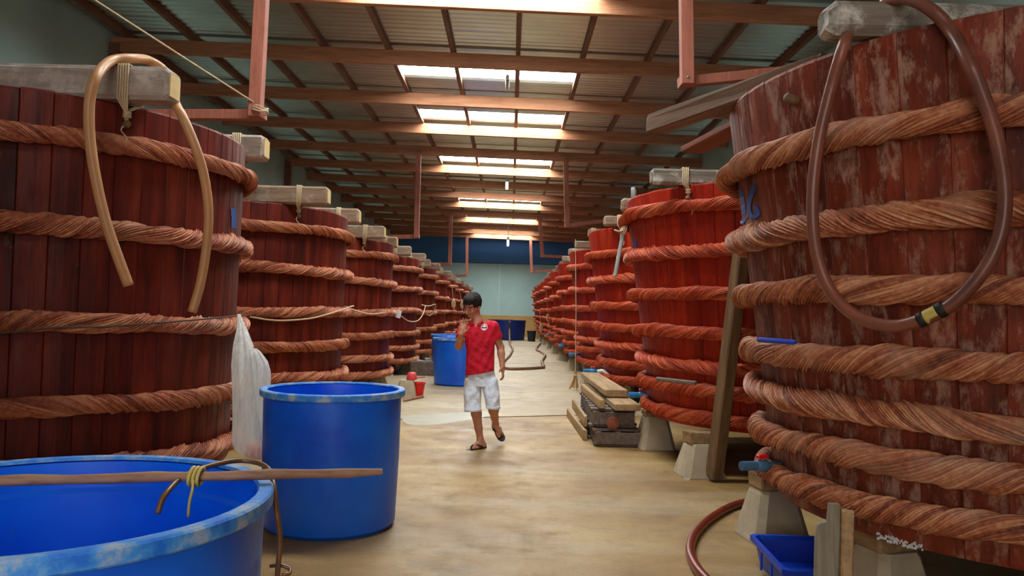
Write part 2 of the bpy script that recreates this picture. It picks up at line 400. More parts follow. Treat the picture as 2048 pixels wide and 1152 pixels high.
def shell_mesh(zb, zt, tap, mat):      # far vats: staves too narrow to tell apart
    vs = []; fs = []; n = NST * 2
    for z in (zb, zt):
        R = RB + tap * (z - 1.48)
        for i in range(n):
            r = R - (.012 if i % 2 else 0); a = 2 * PI * i / n; vs.append((r * math.cos(a), r * math.sin(a), z))
    for i in range(n): j = (i + 1) % n; fs.append((i, j, n + j, n + i))
    fs += [tuple(reversed(range(n))), tuple(range(n, 2 * n))]
    return MB().add(vs, fs).mesh('stave_shell', mat)

def hoop_mesh(lod, seed, mat, R0=1.53, rr=RR):
    rg = np.random.RandomState(seed)
    nmaj, lobes, per = ((520, 20, 4), (300, 14, 3), (120, 7, 2))[lod]
    nmin = lobes * per; turns = 18 if lod < 2 else 13
    s = np.arange(nmaj) / nmaj; lob_r = rg.uniform(.90, 1.10, lobes); lob_c = rg.uniform(.3, .8, lobes)
    j = np.arange(nmin); ph = (j % per) / per; L = j // per
    depth = (.30, .25, .12)[lod]
    prof = np.where(j % per == 0, 1 - depth, np.where(j % per == 2, 1.0, .955) if per == 4 else 1.0)
    wob = lambda f, p: np.sin(2 * PI * (f * s + p))
    tw = 2 * PI * (turns * s + .12 * wob(5, rg.rand()) + .1 * wob(11, rg.rand()))
    th = 2 * PI * j / nmin
    rlob = lob_r[L][None, :] * (1 + .07 * np.sin(2 * PI * (s[:, None] * 23 + rg.rand(lobes)[L][None, :])))
    big = 1 + .045 * np.cos(3 * (th[None, :]) + 0 * s[:, None])              # three-ply swell
    r = rr * prof[None, :] * rlob * big * (1 + .06 * wob(7, rg.rand()) + .05 * wob(16, rg.rand()))[:, None]
    ang = th[None, :] + tw[:, None]
    a = 2 * PI * s[:, None]; zc = (.012 * wob(2, rg.rand()) + .007 * wob(5, rg.rand()))[:, None]; rc = R0 + (.006 * wob(6, rg.rand()))[:, None]
    rad = rc + r * np.cos(ang); z = zc + r * np.sin(ang) * 1.06
    V = np.stack([rad * np.cos(a), rad * np.sin(a), z], -1).reshape(-1, 3)
    idx = np.arange(nmaj * nmin).reshape(nmaj, nmin); shift = int(round(turns * nmin)) % nmin
    nx = np.vstack([idx[1:], np.roll(idx[0], 0)[None, :]])
    q = np.stack([idx, nx, np.roll(nx, -1, 1), np.roll(idx, -1, 1)], -1).reshape(-1, 4)
    me = bpy.data.meshes.new('hoop'); me.from_pydata(V.tolist(), [], q.tolist()); me.update(); me.materials.append(mat)
    me.polygons.foreach_set('use_smooth', [True] * len(me.polygons))
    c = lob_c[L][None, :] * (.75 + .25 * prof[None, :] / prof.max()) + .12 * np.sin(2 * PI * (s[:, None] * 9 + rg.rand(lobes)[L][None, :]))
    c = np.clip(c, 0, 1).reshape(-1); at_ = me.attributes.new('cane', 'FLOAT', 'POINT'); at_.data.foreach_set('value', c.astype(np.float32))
    return me

HZ_L = [2.43, 1.93, 1.43, .98, .62, .33]
HZ_R = [2.42, 2.01, 1.62, 1.29, 1.00, .75, .51]
SPEC = {('L', 0): [2.50, 1.95, 1.34, .81, .43], ('R', 0): [2.30, 1.93, 1.60, 1.30, 1.07, .84, .615], ('R', 1): [2.52, 2.11, 1.69, 1.33, 1.02, .79, .53]}
cache = {}
def cached(key, fn):
    if key not in cache: cache[key] = fn()
    return cache[key]
VATS = {}
words = {'L': 'left', 'R': 'right'}
for side, (vx, vy0), cnt in (('L', VL, 11), ('R', VR, 11)):
    for i in range(cnt):
        vy = vy0 + S * i
        if vy > 47.0: continue
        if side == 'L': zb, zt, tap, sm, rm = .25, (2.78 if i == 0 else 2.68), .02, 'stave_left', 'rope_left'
        elif i == 0: zb, zt, tap, sm, rm = .49, 2.70, .135, 'stave_worn', 'rope_worn'
        else: zb, zt, tap, sm, rm = .42, (2.72 if i == 1 else 2.79), .135, 'stave_red', 'rope_red'
        root = empty('wooden_vat', (vx, vy, 0)); VATS[(side, i)] = (root, vx, vy, zb, zt, tap)
        look = {'stave_left': 'dark maroon wooden vat with brown rattan hoops', 'stave_worn': 'worn flaking red wooden vat with weathered hoops', 'stave_red': 'bright red wooden vat with red rattan hoops'}[sm]
        tag(root, f'{look}, {ORD[i]} in the {words[side]} row' if i else f'{look}, {ORD[i]} the viewer in the {words[side]} row', 'vat', f'vats of the {words[side]} row')
        if i < 7:
            ms = cached(('st', zb, zt, tap, sm), lambda: stave_meshes(zb, zt, tap, M[sm])); off = random.random()
            for k in range(NST): link('stave', ms[random.randrange(3)], root, rz=2 * PI * (k + off) / NST)
        else:
            link('stave_shell', cached(('sh', zb, zt, tap, sm), lambda: shell_mesh(zb, zt, tap, M[sm])), root)
        for nm, z in (('lid', zt - .09), ('bottom', zb + .06)):
            R = RB + tap * (z - 1.48) - .06
            link(nm, cached((nm, zb, zt, tap), lambda: MB().lathe([(R, z - .02), (R, z + .02)], 40).mesh(nm, M['inside'])), root)
        lod = 0 if i < 3 else (1 if i < 6 else 2)
        hz = SPEC.get((side, i), HZ_L if side == 'L' else HZ_R)
        for k, z in enumerate(hz):
            if (side, i) not in SPEC: z += random.uniform(-.03, .03)
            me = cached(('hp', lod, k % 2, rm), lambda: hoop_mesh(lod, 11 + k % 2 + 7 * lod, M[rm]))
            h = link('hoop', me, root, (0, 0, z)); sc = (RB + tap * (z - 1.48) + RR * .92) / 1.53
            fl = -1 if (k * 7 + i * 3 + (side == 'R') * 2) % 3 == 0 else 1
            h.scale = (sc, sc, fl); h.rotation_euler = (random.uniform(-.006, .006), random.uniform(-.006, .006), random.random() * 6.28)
            if (side, i) == ('R', 0) and k >= 5: h.rotation_euler = (-.956 * .03, .292 * .03, 0)

for side, (vx, vy0), zb, zt, tap, sm, rm in (('L', VL, .25, 2.68, .02, 'stave_left', 'rope_left'), ('R', VR, .42, 2.72, .135, 'stave_red', 'rope_red')):   # unseen vats added to continue the rows and shade the nearest vats
    root = empty('wooden_vat', (vx, vy0 - S, 0)); tag(root, f'wooden vat of the {words[side]} row added unseen beside the viewer for its shade', 'vat', f'vats of the {words[side]} row')
    link('stave_shell', shell_mesh(zb, zt, tap, M[sm]), root)
    for k, z in enumerate(HZ_L if side == 'L' else HZ_R):
        h = link('hoop', cached(('hp', 1, k % 2, rm), lambda: hoop_mesh(1, 18 + k % 2, M[rm])), root, (0, 0, z)); sc = (RB + tap * (z - 1.48) + RR * .92) / 1.53; h.scale = (sc, sc, 1)
    for a in (20, 160, 270):
        a = math.radians(a); me = MB().lathe([(.2, 0), (.13, zb)], 12, (1.1 * math.cos(a), 1.1 * math.sin(a), 0)).build('footing', M['pier'], root)
VT = {v_[0].name: v_[5] for v_ in VATS.values()}
def strip_on_vat(root, px_pts, wd, cx, cy, R, mat, name):
    m = MB(); pts = curve([Vector((*p, 0)) for p in px_pts], 4); vs = []
    for i, p in enumerate(pts):
        d = (pts[min(i + 1, len(pts) - 1)] - pts[max(i - 1, 0)]); d = Vector((-d.y, d.x, 0)).normalized() * (wd * (.8 + .4 * random.random()))
        for q in (p + d, p - d):
            tp_ = VT[root.name]; Rq = R
            for _ in range(3): hit = on_cyl(q.x, q.y, cx, cy, Rq); Rq = RB + tp_ * (hit.z - 1.48) + .008
            vs.append(hit - Vector((cx, cy, 0)))
    n = len(pts)
    return m.add(vs, [(2 * i, 2 * i + 1, 2 * i + 3, 2 * i + 2) for i in range(n - 1)])
# painted numerals: brushed 1 and 6 on the nearest right vat, fainter strokes elsewhere
r1, cx, cy = VATS[('R', 0)][:3]
m = strip_on_vat(r1, [(1478, 380), (1483, 390), (1486, 410), (1487, 428)], 4.2, cx, cy, RB + .053, None, '')
o = strip_on_vat(r1, [(1482, 447), (1488, 439), (1493, 432)], 3.6, cx, cy, RB + .045, None, ''); m.add(o.v, o.f); m.build('painted_numeral', M['paint_blue'], r1)
m = strip_on_vat(r1, [(1508, 371), (1504, 385), (1499, 400), (1497, 415), (1500, 428), (1507, 434), (1515, 428), (1514, 418), (1507, 413)], 4.0, cx, cy, RB + .053, None, '')
m.build('painted_numeral', M['paint_blue'], r1)
r2, cx, cy = VATS[('R', 1)][:3]
m = strip_on_vat(r2, [(1268, 478), (1272, 488), (1270, 500)], 2.4, cx, cy, RB + .066, None, ''); m.build('painted_mark', M['paint_blue'], r2)
l1, cx, cy = VATS[('L', 0)][:3]
m = strip_on_vat(l1, [(466, 416), (468, 436), (467, 456)], 5, cx, cy, RB + .022, None, ''); m.build('painted_mark', M['paint_blue'], l1)

# timbers across the vat tops, with lashings to a peg
def timber(label, a, b, wd, ht, mat, ch=.02, end=None, jit=.004, cat='timber', name='squared_timber', group=None):
    a, b = Vector(a), Vector(b); c = (a + b) / 2; d = b - a
    root = empty(name, (c.x, c.y, c.z - ht / 2)); tag(root, label, cat, group)
    ang = math.atan2(d.y, d.x); L = math.hypot(d.x, d.y); root.rotation_euler = (0, 0, ang)
    pit = -math.atan2(d.z, L)
    body = MB().box((0, 0, ht / 2), (d.length, wd, ht), None, ch, jit).build('timber_body', mat, root); body.rotation_euler = (0, pit, 0)
    if end: MB().box((d.length / 2 + .001, 0, ht / 2), (.008, wd - 2.6 * ch, ht - 2.6 * ch), None).build('end_grain', end, root)
    return root
def lashing(parent, p, wd, ht, peg, strands=4, r=.006, mat='twine'):   # bands over a timber at p, gathered on a peg of the vat below
    inv = Matrix.Translation(parent.location) @ Matrix.Rotation(parent.rotation_euler[2], 4, 'Z'); inv.invert()
    m = MB(); p = Vector(p); peg = Vector(peg)
    ax = Vector((math.cos(parent.rotation_euler[2]), math.sin(parent.rotation_euler[2]), 0)); sd = Vector((-ax.y, ax.x, 0))
    for k in range(strands):
        o = ax * ((k - (strands - 1) / 2) * r * 2.3)
        pts = [peg + o * .3 + Vector((0, 0, .10)), p + o + sd * (wd / 2 + r) - Vector((0, 0, ht / 2 + .0)), p + o + sd * (wd / 2 + r) + Vector((0, 0, ht / 2 + r)), p + o - sd * (wd / 2 + r) + Vector((0, 0, ht / 2 + r)),
               p + o - sd * (wd / 2 + r) - Vector((0, 0, ht / 2)), peg + o * .3 + Vector((0, 0, .10)) - sd * .02, peg + o * .2 + Vector((0, 0, .02))]
        m.tube([inv @ q for q in pts], r, 6)
    c = peg + Vector((0, 0, .09))
    for k in range(3):
        z = c.z - k * r * 2; m.tube([inv @ Vector((c.x + .022 * math.cos(a), c.y + .022 * math.sin(a), z)) for a in np.linspace(0, 2 * PI, 10)], r, 5)
    tail = [peg + Vector((0, 0, .02)), peg + Vector((-.02, -.03, -.03)), peg + Vector((.03, -.05, -.09)), peg + Vector((.02, -.05, -.15))]
    m.tube([inv @ q for q in curve(tail, 4)], r * .7, 5)
    m.build('lashing', M[mat], parent, True)
def peg_on(vat, p):
    root, vx, vy, zb, zt, tap = vat; d = Vector((p.x - vx, p.y - vy, 0)).normalized(); R = RB + tap * (p.z - 1.48)
    a = Vector((0, 0, p.z)) + d * (R - .03); b = a + d * .10 + Vector((0, 0, .015))
    MB().tube([a, b - d * .012, b], .022, 8, rs=[.024, .024, .017]).build('peg', M['prop'], root, True)
    return Vector((vx, vy, 0)) + a + d * .07
def rim_point(vat, Y, z, sgn):
    root, vx, vy, zb, zt, tap = vat; R = RB + tap * (z - 1.48); return Vector((vx + sgn * math.sqrt(max(.02, R * R - (Y - vy) ** 2)), Y, z))
for side in 'LR':
    for i in range(11):
        if (side, i) not in VATS: continue
        vat = VATS[(side, i)]; root, vx, vy, zb, zt, tap = vat; sgn = 1 if side == 'L' else -1
        for k, dy in enumerate((-1.03, .87)):
            if side == 'R' and i == 0: continue
            wd = .20 if side == 'L' else .14; ht = .21 if side == 'L' else .15
            Y = vy + dy + (0 if (side == 'L' and i == 0) else random.uniform(-.08, .08)); xe = vx + sgn * (1.47 + (random.uniform(-.06, .08) if i else 0) + (.1 if side == 'R' else 0))
            z = zt + ht / 2 + .004
            mt = 'timber_white' if (side == 'R' and i == 1 and k == 0) else ('timber_grey' if i == 0 else 'timber_pale')
            lab = f'pale squared timber across the {ORD[i]} {words[side]}-row vat, the {"nearer" if k == 0 else "farther"} of its two'
            if side == 'L' and i == 0 and k == 0: lab = 'thick pale timber over the nearest left vat, draped with a tan hose'
            rt = timber(lab, (vx - sgn * 1.5, Y, z), (xe, Y, z), wd, ht, M[mt], .022, M['timber_end'] if (side == 'L' and i < 3) else None, group='timbers across the vats')
            if i < 8 and (k == 0 or i < 4):
                pz = zt - (.14 if i else .15); pr = rim_point(vat, Y + .05 * sgn, pz, sgn); pg = peg_on(vat, pr)
                lx = pr.x - sgn * .0 + sgn * .06
                lashing(rt, (lx, Y, z), wd, ht, pg, 5 if i == 0 else 4, .007 if i < 2 else .009)
v = VATS[('R', 0)]
pe = at(1645, 44, 3.35)
t1 = timber('whitewashed flaking timber over the nearest right vat, draped with a long hose', (pe.x + 2.9, 3.35, pe.z), (pe.x, 3.35, pe.z), .17, .145, M['timber_white'], .03, None, .006)
a_, b_ = at(1306, 252, 5.15), at(1480, 192, 4.42); b_.z = a_.z + .012; d_ = (b_ - a_)
t2 = timber('split grey-brown timber jutting obliquely off the rim of the nearest right vat', a_ + d_ * 1.75, a_, .13, .11, M['timber_brown'], .014, None, .012)
a_, b_ = at(1383, 300, 5.75), at(1450, 283, 5.2); b_.z = a_.z
timber('short dark reddish board end below the split timber of the nearest right vat', a_ + (b_ - a_) * 1.5, a_, .17, .05, M['timber_redbrown'], .008, None, .003, 'board', 'board')
pg = at(1612, 206, 3.6); vv = VATS[('R', 0)]
peg_on(vv, on_cyl(1612, 207, vv[1], vv[2], RB + .09))

# piers under the vats
def pier_mesh(h, b=.20, t=.125):
    m = MB(); vs = []; fs = []
    for (z, s, c) in ((0, b, .03), (.015, b, .05), (h - .03, t * 1.03, .04), (h, t * .93, .04)):
        vs += [(s - c, -s, z), (s, -s + c, z), (s, s - c, z), (s - c, s, z), (-s + c, s, z), (-s, s - c, z), (-s, -s + c, z), (-s + c, -s, z)]
    for a in range(3):
        for i in range(8): j = (i + 1) % 8; fs.append((a * 8 + i, a * 8 + j, a * 8 + 8 + j, a * 8 + 8 + i))
    fs += [tuple(reversed(range(8))), tuple(range(24, 32))]
    return m.add(vs, fs)
def pier(x, y, h, top, label, rz=0.0, mat='pier'):
    root = empty('concrete_pier', (x, y, 0), rz); tag(root, label, 'concrete block', 'piers under the vats')
    link('pier_body', cached(('pier', round(h, 3), mat), lambda: pier_mesh(h).mesh('pier_body', M[mat])), root)
    if top > h + .02:
        MB().box((.0, 0, (h + top) / 2), (.26, .2, top - h - .002), None, .01, .006).build('packing_block', M['plank'], root)
    return root
for i in range(11):
    for side in 'LR':
        if (side, i) not in VATS: continue
        root, vx, vy, zb, zt, tap = VATS[(side, i)]; s = -1 if side == 'R' else 1
        nm = f'{ORD[i]} {words[side]}-row vat'
        if side == 'R' and i in (0, 1): angs = [20, -20, 180]
        else: angs = [(180 if side == 'R' else 0) + a for a in (-48, 0, 50)] + [90, 270]
        if side == 'R' and i == 0:
            pier(1.80, 5.28, .34, zb, 'tapered concrete pier beside the blue plastic tray', .15)
            pier(1.90, 3.90, .36, zb, 'concrete pier under the nearest right vat, behind the notched board', .3)
            angs = [20, -60]
        if side == 'R' and i == 1:
            pier(1.80, 7.30, .31, zb, 'clean tapered concrete pier next to the leaning wooden prop', .12)
            pier(1.66, 8.80, .36, zb, 'dark concrete pier behind the pallet stack', .1)
            angs = [20, -60]
        wds = ['nearest the viewer', 'facing the aisle', 'farthest along the aisle', 'at its far side', 'at its near side'] if len(angs) == 5 else ['by the wall', 'at its near side']
        for k, a in enumerate(angs):
            if s * math.cos(math.radians(a)) < 0 and False: continue
            a = math.radians(a); rad = RB + tap * (zb - 1.48) - .16
            wz = wds[k] if side == 'R' or len(angs) != 5 else {'nearest the viewer': 'nearest the viewer', 'facing the aisle': 'facing the aisle', 'farthest along the aisle': 'farthest along the aisle'}.get(wds[k], wds[k])
            pier(vx + rad * math.cos(a), vy + rad * math.sin(a), zb if side == 'L' else .31, zb, f'tapered concrete pier under the {nm}, {wz}', a)

# ------------------------------------------------------------------ hanging frames under the beams
def hanger(label, px_top, px_bot, Y, px_arm, sz, bmi):
    bt = at(px_bot[0], px_bot[1], Y); tp = Vector((at(px_top[0], px_top[1], Y).x, Y, roof_z(bt.x) - .11 - .2))
    root = empty('roof_hanger', (bt.x, Y, bt.z)); tag(root, label, 'frame', 'timber frames hung from the roof beams')
    top = tp - root.location; top.x *= 1.0
    yo = -.05 - sz / 2
    MB().beam(Vector((0, yo, 0)), Vector((top.x, yo, top.z)), sz, sz, .004, Vector((0, 1, 0))).build('post', M['hanger'], root)
    ar = at(px_arm[0], px_arm[1], Y) - root.location; s = 1 if ar.x > 0 else -1
    ln = 2.6 * s; sl = ar.z / ar.x if abs(ar.x) > .01 else 0
    MB().beam(Vector((-s * sz / 2, yo + sz * .98, sz * .45)), Vector((ln, yo + sz * .98, sz * .45 + sl * ln)), sz * .9, sz * .8, .004).build('arm', M['hanger'], root)
    for z in (sz * .5, top.z + .05):
        MB().lathe([(.016, -.008), (.016, .0), (.008, .006)], 8, (top.x * z / top.z, yo - sz / 2 - .004, z), rot=Matrix.Rotation(PI / 2, 3, 'X')).build('bolt', M['steel'], root)
for a in [('timber hanging frame on the left with a cord tied round its foot', (534, 0), (518, 240), 8.36, (400, 240), .13, 0),
          ('timber hanging frame above the right row, nearest the viewer', (1362, 0), (1369, 176), 8.36, (1570, 155), .13, 0),
          ('second timber hanging frame of the left row, over the fourth vat', (838, 312), (834, 477), 21.81, (800, 478), .14, 5),
          ('second timber hanging frame of the right row, over the far vats', (1131, 312), (1134, 456), 21.81, (1190, 449), .14, 5),
          ('third timber hanging frame of the left row, before the blue wall', (902, 432), (900, 531), 35.26, (880, 531), .16, 10),
          ('third timber hanging frame of the right row, before the blue wall', (1079, 440), (1085, 515), 35.26, (1110, 516), .16, 10),
          ('farthest timber hanging frame of the left row', (934, 485), (934, 553), 46.0, (915, 554), .16, 14),
          ('farthest timber hanging frame of the right row', (1061, 490), (1063, 546), 46.0, (1090, 545), .16, 14)]: hanger(*a)

p0, p1 = at(516, 210, 8.22), at(196, -4, 7.2)
co = empty('cord', p0); tag(co, 'pale cord stretched from the left hanging frame up to the roof', 'cord')
pe_ = p0 + (p1 - p0) * min((roof_z(-6) - .05 - p0.z) / (p1.z - p0.z), (XL + .03 - p0.x) / (p1.x - p0.x))
pts = [p0 + (pe_ - p0) * t - Vector((0, 0, .05 * math.sin(PI * t))) for t in np.linspace(0, 1, 24)]
MB().tube([q - p0 for q in pts], .010, 6).build('line', M['twine'], co, True)
m = MB()
for k in range(3):
    m.tube([Vector((.01, .03, 0)) + Vector((.085 * math.cos(a), .1 * math.sin(a), -.03 + .012 * math.sin(3 * a + k) - .02 * k)) for a in np.linspace(0, 2 * PI, 16)], .008, 6)
m.build('knot', M['twine'], co, True)

# pendant lamps
for k, (px, py, Y, lit) in enumerate([(1015, 160, 14.6, False), (1014, 364, 24.9, True), (1016, 480, 36.2, True)]):
    p = at(px, py, Y); root = empty('pendant_lamp', p); tag(root, ['white spiral-less tube lamp hanging under the first skylight', 'small lit tube lamp hanging before the fourth skylight', 'lit tube lamp farthest down the hall, before the blue wall'][k].replace('spiral-less ', ''), 'lamp', 'pendant lamps over the aisle')
    s = 1 + .25 * k
    top = roof_z(p.x) - .11 - p.z
    MB().tube([(0, 0, .1 * s), (0, 0, top)], .008 * s, 6).build('flex', M['white_plastic'], root)
    MB().lathe([(.018 * s, .1 * s), (.034 * s, .085 * s), (.036 * s, .02 * s), (.03 * s, 0)], 12).build('lamp_holder', M['white_plastic'], root, True, 40)
    for (dx, dy) in ((-.02, 0), (.02, 0), (0, .02)):
        u = [(dx * s, dy * s, 0), (dx * s, dy * s, -.16 * s), (dx * .6 * s, dy * .6 * s, -.19 * s)]
        MB().tube(u, .016 * s, 8).build('lamp_tube', M['lamp' if lit else 'lamp_off'], root, True)

# ------------------------------------------------------------------ blue tanks
def tank(label, x, y, R, h, body='tank', rim='tank_rim', n=64):
    root = empty('plastic_tank', (x, y, 0)); tag(root, label, 'tank', 'round plastic tanks'); b = R * .93
    prof = [(b - .03, 0), (b, .03), (b + (R - b) * .5, h * .5), (R - .012, h - .06), (R - .012, h - .01), (R - .030, h - .01), (R - .034, h - .10), (R - .05, h - .115), (b + (R - b) * .5 - .04, h * .5), (b - .035, .05), (b - .06, .03)]
    MB().lathe(prof, n).build('tank_body', M[body], root, True, 40)
    rp = [(R - .034, h - .004), (R - .028, h + .006), (R + .008, h + .006), (R + .014, h), (R + .014, h - .034), (R + .008, h - .04), (R - .008, h - .04), (R - .008, h - .012)]
    MB().lathe(rp, n, closed=True).build('rim', M[rim], root, True, 35)
    return root
tank('open blue plastic tank in the near left corner with a pole across it', -1.31, 2.22, .61, .923)
tank('blue plastic tank standing behind the tank with the pole', -1.205, 5.37, .475, .923)
tank('blue plastic tank behind the walking man', -1.0, 15.75, .55, .93)
tank('blue plastic tank just beyond the one behind the man', -1.2, 18.0, .62, .93)
tank('wide navy blue tank at the far end of the hall', -.12, 42.2, .97, 1.06, 'tank_navy', 'tank_navy')
b = empty('bucket', (1.13, 40.6, 0)); tag(b, 'dark bucket beside the navy tank at the far end', 'bucket')
MB().lathe([(.19, 0), (.24, .55), (.22, .55), (.17, .03)], 24).build('bucket_body', M['bucket_dark'], b, True, 40)
MB().lathe([(.22, .55), (.26, .55), (.26, .51), (.24, .51)], 24, closed=True).build('rim', M['bucket_dark'], b)
o = MB().box((0, 0, 0), (1.3, .45, .05), Matrix.Rotation(.2, 3, 'Z'), .01).build('loose_board', M['cardboard']); o.location = (-.5, 42.0, 1.095); tag(o, 'tan board lying on the far navy tank', 'board')
o = MB().box((0, 0, 0), (.55, .5, .45), None, .03, .02).build('carton', M['cardboard']); o.location = (1.75, 44.5, .22); tag(o, 'tan carton on the floor near the far bucket', 'box')

# pole across the near tank, thin hose tied to it
pr_, pl_ = on(765, 944, .955), on(0, 962, .955); pd = (pr_ - pl_)
po = empty('pole', pl_); tag(po, 'long wooden pole lying across the nearest blue tank', 'pole')
pts = [(-pd * .35 + pd * 1.35 * t) for t in np.linspace(0, 1, 14)]
MB().tube([q + Vector((0, 0, .0015 * math.sin(2 * k))) for k, q in enumerate(pts)], .014, 10, rs=[.0155 + .002 * math.sin(k * 2.1) for k in range(13)] + [.010]).build('shaft', M['pole'], po, True, 50)
th = empty('thin_hose', on(370, 950, .975)); tag(th, 'thin brown hose tied to the pole over the blue tank', 'hose'); t0 = th.location
hp = [at(315, 1027, 2.25), at(330, 990, 2.28), at(368, 952, 2.40), at(420, 932, 2.52), at(480, 921, 2.62), at(530, 932, 2.60), at(546, 965, 2.48), at(553, 1020, 2.42), at(560, 1080, 2.42), at(555, 1150, 2.42), at(553, 1230, 2.45)]
MB().tube([q - t0 for q in curve(hp, 8)], .0085, 8).build('tube', M['hose_thin'], th, True)
lp = [on(553, 1140, .0), on(566, 1132, .0), on(578, 1140, .0), on(572, 1150, .0), on(556, 1150, .0)]
lp = [at(540, 1132, 2.45), at(562, 1131, 2.45), at(579, 1138, 2.45), at(578, 1148, 2.43), at(565, 1153, 2.42), at(560, 1200, 2.44), at(558, 1280, 2.46)]
MB().tube([q - t0 for q in curve(lp, 6)], .006, 8).build('loop', M['hose_thin'], th, True)
pole_at = lambda px: pl_ + pd * ((px) / 765)
kc = pole_at(372); m = MB()
for k in range(3):
    m.tube([kc - t0 + Vector(((k - 1) * .013 + .004 * math.sin(a), .027 * math.cos(a), .027 * math.sin(a))) for a in np.linspace(0, 2 * PI, 14)], .006, 6)
m.tube([q - t0 for q in curve([kc + Vector((0, -.025, 0)), kc + Vector((.004, -.035, -.03)), kc + Vector((-.004, -.034, -.07)), kc + Vector((-.008, -.03, -.115))], 4)], .005, 6)
m.build('tie', M['tape'], th, True)

# ------------------------------------------------------------------ hoses on the vats
v1 = VATS[('L', 0)]
def cyl_path(px, vx, vy, R): return [on_cyl(x, y, vx, vy, R) for x, y in px]
tl = Vector((v1[1] + 1.55, v1[2] - 1.03, v1[4]))
h1 = cyl_path([(257, 571), (235, 512), (212, 445), (192, 360), (180, 280), (179, 205), (193, 152)], v1[1], v1[2], 1.86)
top = [at(222, 122, 4.86), at(262, 117, 5.0), at(300, 122, 5.2), at(335, 150, 5.25)]
h2 = [at(350, 205, 5.10), at(366, 235, 5.02), at(390, 292, 5.05), at(408, 352, 5.12), at(417, 425, 5.18), at(412, 500, 5.22), at(400, 570, 5.24), at(384, 624, 5.24)]
hs = empty('hose', top[1]); tag(hs, 'tan hose hanging in two ends over the timber of the nearest left vat', 'hose')
MB().tube([q - top[1] for q in curve(h1 + top + h2, 8)], .031, 12).build('tube', M['hose_tan'], hs, True)
v2 = VATS[('R', 0)]
up_ = [(1690, 84), (1662, 178), (1636, 290), (1625, 400), (1632, 500), (1660, 580), (1712, 632), (1780, 652), (1842, 640), (1905, 608), (1962, 548), (1998, 478), (2010, 400), (2000, 310), (1976, 220), (1940, 130)]
h3 = cyl_path(up_, v2[1], v2[2], 1.78)
pz = pe.z + .075
over = [at(1902, 62, 3.02), at(1862, 20, 3.08), at(1815, -2, 3.18), at(1770, 2, 3.32), at(1730, 22, 3.46), at(1704, 55, 3.5)]
hs = empty('hose', h3[8]); tag(hs, 'long mauve-brown hose looped down the front of the nearest right vat', 'hose'); c0 = h3[8]
full = over[-2:] + h3[0:] + over[:-2]
pth = curve(full, 8)
MB().tube([q - c0 for q in pth], .026, 12).build('tube', M['hose_brown'], hs, True)
sl_ = cyl_path([(1838, 641), (1850, 636), (1862, 630), (1876, 623), (1890, 616)], v2[1], v2[2], 1.78)
MB().tube([q - c0 for q in curve(sl_[0:2], 3)], .031, 12).build('clamp', M['black'], hs, True)
MB().tube([q - c0 for q in curve(sl_[1:4], 3)], .0285, 12).build('joint_sleeve', M['tape'], hs, True)
MB().tube([q - c0 for q in curve(sl_[3:5], 3)], .031, 12).build('clamp', M['black'], hs, True)
fh = [on(x, y, .03) for x, y in ((1560, 985), (1515, 1000), (1468, 1011), (1422, 1036), (1390, 1068), (1380, 1100), (1391, 1132), (1418, 1164), (1460, 1200), (1530, 1240))]
hs = empty('hose', fh[0]); tag(hs, 'dark red hose curving over the floor by the nearest right vat', 'hose')
MB().tube([q - fh[0] for q in curve(fh, 8)], .03, 12).build('tube', M['hose_red'], hs, True)
bh = [at(1020, 643, 41.0), at(1019, 660, 40.9), on(1020, 688, .03), on(1025, 698, .03), on(1020, 710, .03), on(1009, 722, .03), on(1005, 732, .03), on(1016, 737.5, .03), on(1050, 737.5, .03), on(1082, 735.5, .03), on(1087, 733, .03), on(1084, 722, .03), on(1090, 711, .03), on(1082, 704, .03), on(1073, 699, .03), on(1078, 690, .03), on(1086, 683, .03)]
hs = empty('hose', on(1050, 737.5, .03)); tag(hs, 'brown hose lying in a bent loop across the far aisle floor', 'hose')
MB().tube([q - hs.location for q in curve(bh, 6)], .045, 8).build('tube', M['hose_floor'], hs, True)

# ------------------------------------------------------------------ plastic bag
def poly_mat():
    m, t, b = nt('cloudy polythene'); out = t.nodes['Material Output']
    b.inputs['Base Color'].default_value = (.95, .95, .94, 1); b.inputs['Roughness'].default_value = .25
    tr = N(t, 'ShaderNodeBsdfTranslucent'); tr.inputs[0].default_value = (.9, .9, .88, 1); tp = N(t, 'ShaderNodeBsdfTransparent')
    v = coords(t, (1, 1, .15)); n = noise(t, v, 30, 4, .6); bump(t, b, n, .8, .03)
    m1 = N(t, 'ShaderNodeMixShader'); m1.inputs[0].default_value = .35; t.links.new(b.outputs[0], m1.inputs[1]); t.links.new(tr.outputs[0], m1.inputs[2])
    m2 = N(t, 'ShaderNodeMixShader'); t.links.new(mrange(t, n, .3, .7, .16, .5), m2.inputs[0]); t.links.new(m1.outputs[0], m2.inputs[1]); t.links.new(tp.outputs[0], m2.inputs[2])
    t.links.new(m2.outputs[0], out.inputs[0]); return m
M['poly'] = poly_mat()
